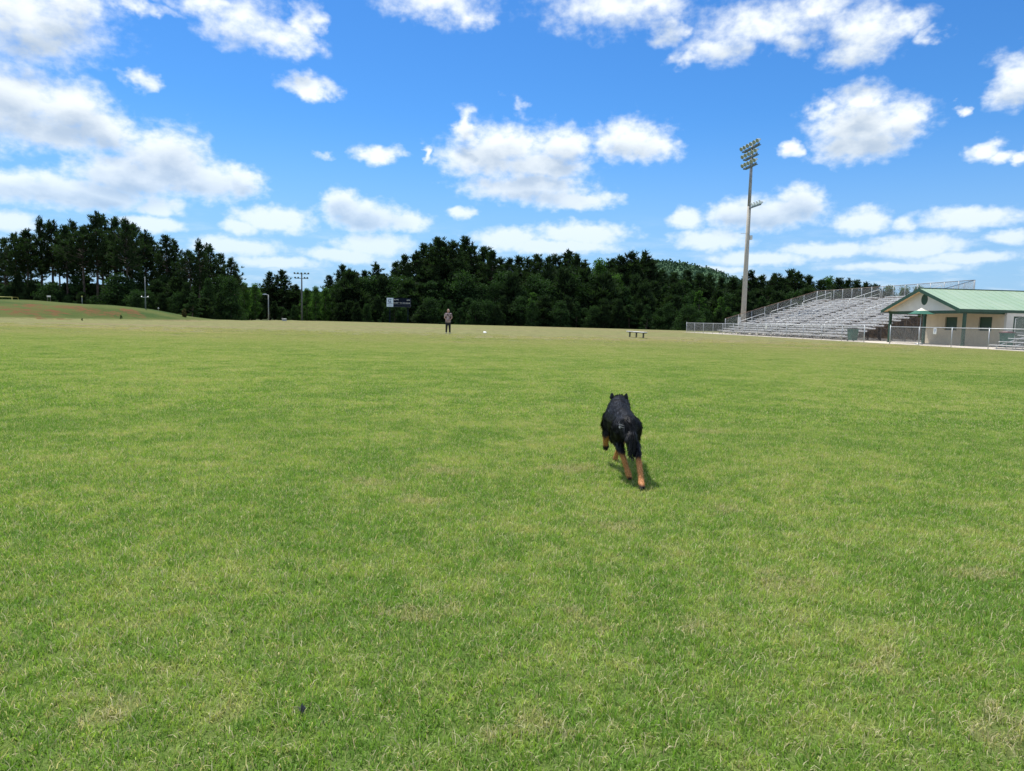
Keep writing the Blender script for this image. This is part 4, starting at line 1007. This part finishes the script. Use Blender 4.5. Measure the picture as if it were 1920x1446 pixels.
# the dog: root on the grass below its middle, heading away from the camera
DX, DY = .785, 5.0
dog = empty('dog', (DX, DY, 0), 0, 'black and tan long haired dog running away across the grass', 'dog'); dog.scale = (.9, 1, 1)
caps = [((0, -.24, .375), (0, -.05, .385), .076, .086), ((0, -.05, .385), (0, .18, .375), .088, .102), ((0, .0, .34), (0, .22, .335), .065, .095), ((0, .18, .375), (.02, .30, .39), .102, .095),
        ((-.045, .22, .36), (-.060, .27, .30), .068, .05), ((.055, .22, .36), (.068, .27, .30), .068, .05),
        ((.02, .30, .40), (.053, .45, .43), .092, .078), ((.052, .46, .415), (.055, .52, .415), .070, .062), ((.056, .56, .40), (.058, .67, .38), .038, .025),
        # hind right: driving leg, extended back to the ground
        ((.04, -.20, .36), (.066, -.12, .27), .072, .048), ((.066, -.12, .27), (.068, -.36, .19), .044, .023), ((.068, -.36, .19), (.070, -.49, .055), .021, .018), ((.070, -.49, .05), (.070, -.54, .024), .024, .018), ((.070, -.52, .022), (.070, -.50, .016), .022, .014),
        # hind left: folded, sole showing
        ((-.035, -.20, .36), (-.052, -.10, .27), .072, .048), ((-.052, -.10, .27), (-.03, -.24, .185), .042, .023), ((-.03, -.24, .185), (.005, -.27, .085), .021, .018), ((.008, -.275, .075), (.022, -.29, .035), .024, .021),
        # fore left: lifted, reaching
        ((-.060, .27, .30), (-.076, .25, .235), .046, .034), ((-.076, .25, .235), (-.072, .33, .165), .029, .022), ((-.072, .33, .165), (-.066, .345, .125), .021, .025),
        # fore right: landing
        ((.068, .27, .30), (.066, .24, .22), .046, .032), ((.066, .24, .22), (.045, .36, .11), .027, .019), ((.045, .36, .11), (.030, .42, .03), .018, .019), ((.030, .42, .022), (.033, .46, .018), .023, .02),
        # tail
        ((.01, -.27, .39), (.012, -.325, .33), .028, .028), ((.012, -.325, .33), (.018, -.345, .245), .030, .018)]
DOGM = bpy.data.materials.new('dog_coat'); DOGM.use_nodes = True; DOGM.node_tree.nodes.clear(); t = NT(DOGM.node_tree)
def dog_tan(co, sc3=True):
    x, y, z = co[..., 0], co[..., 1], co[..., 2]
    hind = ss(.205, .165, z) * (y < -.02); fore = ss(.25, .215, z) * (y > .12) * ((np.abs(x + .02) > .03))
    pawr = ss(.05, .03, z) * (y < -.30); pawf = ss(.150, .13, z) * (y > .1) * (x < 0)
    tn = np.maximum(hind, fore) * (1 - np.maximum(pawr, pawf))
    tn = tn * (1 - (np.abs(x) < .03) * (y < -.30) * (z > .15))
    muz = ss(.40, .37, z) * (y > .6)
    return np.clip(np.maximum(tn, muz), 0, 1)
def coatmat(m_, rough, spec, sheen):
    t = NT(m_.node_tree)
    at_ = t.node('ShaderNodeAttribute', attribute_name='tan').outputs['Fac']; aw = t.node('ShaderNodeAttribute', attribute_name='pale').outputs['Fac']; ar = t.node('ShaderNodeAttribute', attribute_name='rnd').outputs['Fac']
    blk = t.mix(t.math('POWER', ar, 3.), (.004, .004, .004), (.060, .062, .075)); tn = t.mix(ar, (.42, .16, .05), (.80, .40, .16))  # the few lighter bluish hairs paint the coat's sheen into its black
    c = t.mix(at_, blk, tn); c = t.mix(aw, c, (.45, .44, .44))
    b = t.node('ShaderNodeBsdfPrincipled'); t.put(b.inputs['Base Color'], c); b.inputs['Roughness'].default_value = rough; b.inputs['Specular IOR Level'].default_value = spec
    o_ = t.node('ShaderNodeOutputMaterial'); t.l.new(b.outputs[0], o_.inputs[0])
coatmat(DOGM, .6, .3, 0)
me = blob(caps, .0085, 'body', 5)
nv = len(me.vertices); co = np.zeros(nv * 3, np.float32); me.vertices.foreach_get('co', co); co = co.reshape(-1, 3)
for an, av in (('tan', dog_tan(co)), ('pale', np.zeros(nv)), ('rnd', RG.random(nv) * .5)):
    a_ = me.attributes.new(an, 'FLOAT', 'POINT'); a_.data.foreach_set('value', av.astype(np.float32))
body = link_mesh('body', me, DOGM, dog)
FUR = bpy.data.materials.new('dog_fur'); FUR.use_nodes = True; FUR.node_tree.nodes.clear(); coatmat(FUR, .55, .18, 0)
# fur blades laid back along the body
np_ = len(me.polygons); cen = np.zeros(np_ * 3, np.float32); nor = np.zeros(np_ * 3, np.float32); ar_ = np.zeros(np_, np.float32)
me.polygons.foreach_get('center', cen); me.polygons.foreach_get('normal', nor); me.polygons.foreach_get('area', ar_); cen = cen.reshape(-1, 3); nor = nor.reshape(-1, 3)
g = np.random.default_rng(77); NF = 34000; pk = g.choice(np_, NF, p=ar_ / ar_.sum()); c0_ = cen[pk] + g.normal(0, .003, (NF, 3)); nn = nor[pk]
tanv = dog_tan(c0_); x, y, z = c0_[:, 0], c0_[:, 1], c0_[:, 2]
Ln = np.where(z > .24, .034, .016) + np.where((y < -.18) & (z > .19), .006, 0) + np.where((y > .25) & (y < .48) & (z > .3), .012, 0); Ln = np.where((z < .2), .012, Ln); Ln = np.where(z < .06, .008, Ln); Ln = np.where(y > .5, .012, Ln)
tail = (y < -.30) & (z > .2) & (np.abs(x) < .05); Ln = np.where(tail, .062, Ln)
flow = np.stack([g.normal(0, .12, NF), -1.0 * np.ones(NF), -.25 - .5 * (z < .36)], 1); flow[z < .2] = np.array([0, -.15, -1.]); flow[tail] = np.array([0, -.25, -1.])
wav = np.stack([.25 * np.sin(y * 60 + x * 30), 0 * y, .2 * np.sin(y * 45 + z * 50)], 1)
flow = flow + wav + g.normal(0, .16, (NF, 3)); flow -= nn * np.sum(flow * nn, 1, keepdims=True); d = unit(unit(flow) + nn * g.uniform(.03, .22, (NF, 1)))
Ln = (Ln * g.uniform(.55, 1.5, NF))[:, None]; sdv = unit(np.cross(d, nn)) * (.0016 + .0012 * g.random((NF, 1))) * np.where(z < .2, .7, 1.)[:, None]
e_ = c0_ + d * Ln; mid = c0_ + d * Ln * .5 + nn * Ln * .06
V = np.stack([c0_ - sdv, c0_ + sdv, mid + sdv, mid - sdv, e_ - nn * Ln * .05], 1).reshape(-1, 3); i = np.arange(NF)[:, None] * 5
pale = ((np.abs(x + .066) < .008) & (y < -.23) & (y > -.31) & (z > .37) & (z < .40)).astype(float) * (g.random(NF) < .5)
fm = np_mesh('fur', V, np.concatenate([i + [0, 1, 2], i + [0, 2, 3], i + [3, 2, 4]], 0), {'tan': np.repeat(tanv, 5), 'pale': np.repeat(pale, 5), 'rnd': np.repeat(g.random(NF), 5)})
link_mesh('fur', fm, FUR, dog)
EARM = mat('ear_fur', (.010, .010, .013), .7, .3, 20.)
for sx, cx in ((-1, -.002), (1, .112)):
    mb = MB(); V = [(cx - .038, .48, .468), (cx + .038, .48, .468), (cx + .026 , .525, .466), (cx - .026, .525, .466), (cx - .018 + sx*.004, .495, .520), (cx + .018 + sx*.004, .495, .520), (cx + sx * .010, .50, .545)]
    mb.add(V, [(3,2,1,0),(0,1,5,4),(4,5,6),(1,2,5),(2,6,5),(3,0,4),(3,4,6),(2,3,6)]); o = mb.build('ear', EARM, dog)
    s_ = o.modifiers.new('sub', 'SUBSURF'); s_.levels = 1; s_.render_levels = 1
PAD = mat('paw_pad', (.10, .06, .05), .6, .3, 60.)
mb = MB()
for (dx_, dz_, r_) in ((0, .0, .011), (-.014, .012, .006), (-.005, .018, .006), (.006, .018, .006), (.014, .012, .006)):
    mb.lathe([(.001, .004), (r_ * .8, .003), (r_, 0), (r_ * .8, -.004)], (.02 + dx_, -.288 , .05 - dz_), 8, (0, -1, .1))
mb.build('paw_pad', PAD, dog, True)

# the person, facing the camera
g_ = gp(840, 625.6)
per = empty('person', (g_[0], g_[1], 0), math.radians(4), 'person standing far out on the field in a patterned top and black trousers', 'person')
SKIN = mat('skin', (.50, .30, .22), .6, .06, 4.); TOP = mat('patterned_top', (.09, .04, .06), .8, .5, 9., col2=(.55, .42, .42)); TRO = mat('black_trousers', (.010, .010, .012), .8, .2); SHOE = mat('pale_shoes', (.42, .44, .30), .6); HAIR = mat('brown_hair', (.07, .04, .028), .6, .3, 20.)
bc = [((0, 0, .95), (0, 0, 1.15), .135, .12), ((0, 0, 1.15), (0, 0, 1.32), .125, .135), ((-.15, 0, 1.36), (.15, 0, 1.36), .065, .065), ((0, 0, 1.38), (0, -.01, 1.50), .052, .05),
      ((0, -.015, 1.555), (0, -.012, 1.625), .072, .085), ((0, -.095, 1.565), (0, -.105, 1.555), .014, .014), ((-.082, 0, 1.575), (-.085, .005, 1.60), .014, .012), ((.082, 0, 1.575), (.085, .005, 1.60), .014, .012)]
for sx in (-1, 1):
    bc += [((sx * .19, 0, 1.37), (sx * .255, .01, 1.12), .052, .040), ((sx * .255, .01, 1.12), (sx * .15, -.17, .98), .038, .027), ((sx * .15, -.17, .98), (sx * .125, -.20, .95), .030, .030)]
    for q, (l, o2) in enumerate(((.045, -.016), (.052, -.005), (.05, .006), (.04, .017))):
        bx = sx * .118; bc += [((bx, -.215, .945 + o2 * 1.2), (bx - sx * .03, -.235, .925 + o2), .0085, .008), ((bx - sx * .03, -.235, .925 + o2), (bx - sx * (.03 + l * .4), -.21, .905 + o2), .008, .007)]
    bc += [((sx * .13, -.20, .97), (sx * .095, -.235, .975), .011, .009)]
    bc += [((sx * .075, 0, .92), (sx * .105, -.005, .50), .085, .055), ((sx * .105, -.005, .50), (sx * .125, .01, .09), .052, .036), ((sx * .125, 0, .05), (sx * .135, -.12, .035), .038, .032)]
me = blob(bc, .011, 'body', 2); link_mesh('body', me, SKIN, per)
tc_ = [((0, 0, .90), (0, 0, 1.10), .165, .145), ((0, .0, 1.10), (0, .0, 1.33), .145, .150), ((-.16, 0, 1.36), (.16, 0, 1.36), .082, .082)]
for sx in (-1, 1): tc_ += [((sx * .19, 0, 1.37), (sx * .235, .008, 1.20), .070, .064), ((sx*.07, 0, .93), (sx*.08, 0, .84), .125, .125)]
link_mesh('top', blob(tc_, .014, 'top', 4), TOP, per)
pc_ = []
for sx in (-1, 1): pc_ += [((sx * .075, 0, .90), (sx * .107, -.005, .50), .115, .084), ((sx * .107, -.005, .50), (sx * .127, .01, .10), .08, .058)]
link_mesh('trousers', blob(pc_, .014, 'trousers', 3), TRO, per)
for sx in (-1, 1): link_mesh('shoe', blob([((sx * .127, .02, .05), (sx * .14, -.13, .035), .048, .040), ((sx * .127, .02, .03), (sx * .127, .03, .07), .045, .043)], .01, 'shoe', 2), SHOE, per)
link_mesh('hair', blob([((0, .025, 1.60), (0, .02, 1.65), .09, .088), ((0, .06, 1.56), (0, .07, 1.42), .07, .05), ((-.07, .02, 1.60), (-.075, .03, 1.47), .03, .022), ((.07, .02, 1.60), (.075, .03, 1.47), .03, .022)], .011, 'hair', 3), HAIR, per)
for sx in (-1, 1):
    mb = MB(); mb.lathe([(.001, .006), (.010, .003), (.012, 0)], (sx * .03, -.092, 1.592), 8, (0, -1, 0)); mb.build('eye', DARK, per)
mb = MB(); mb.box(-.025, .025, -.093, -.085, 1.52, 1.53); mb.build('mouth', mat('lips', (.35, .12, .11), .5), per)
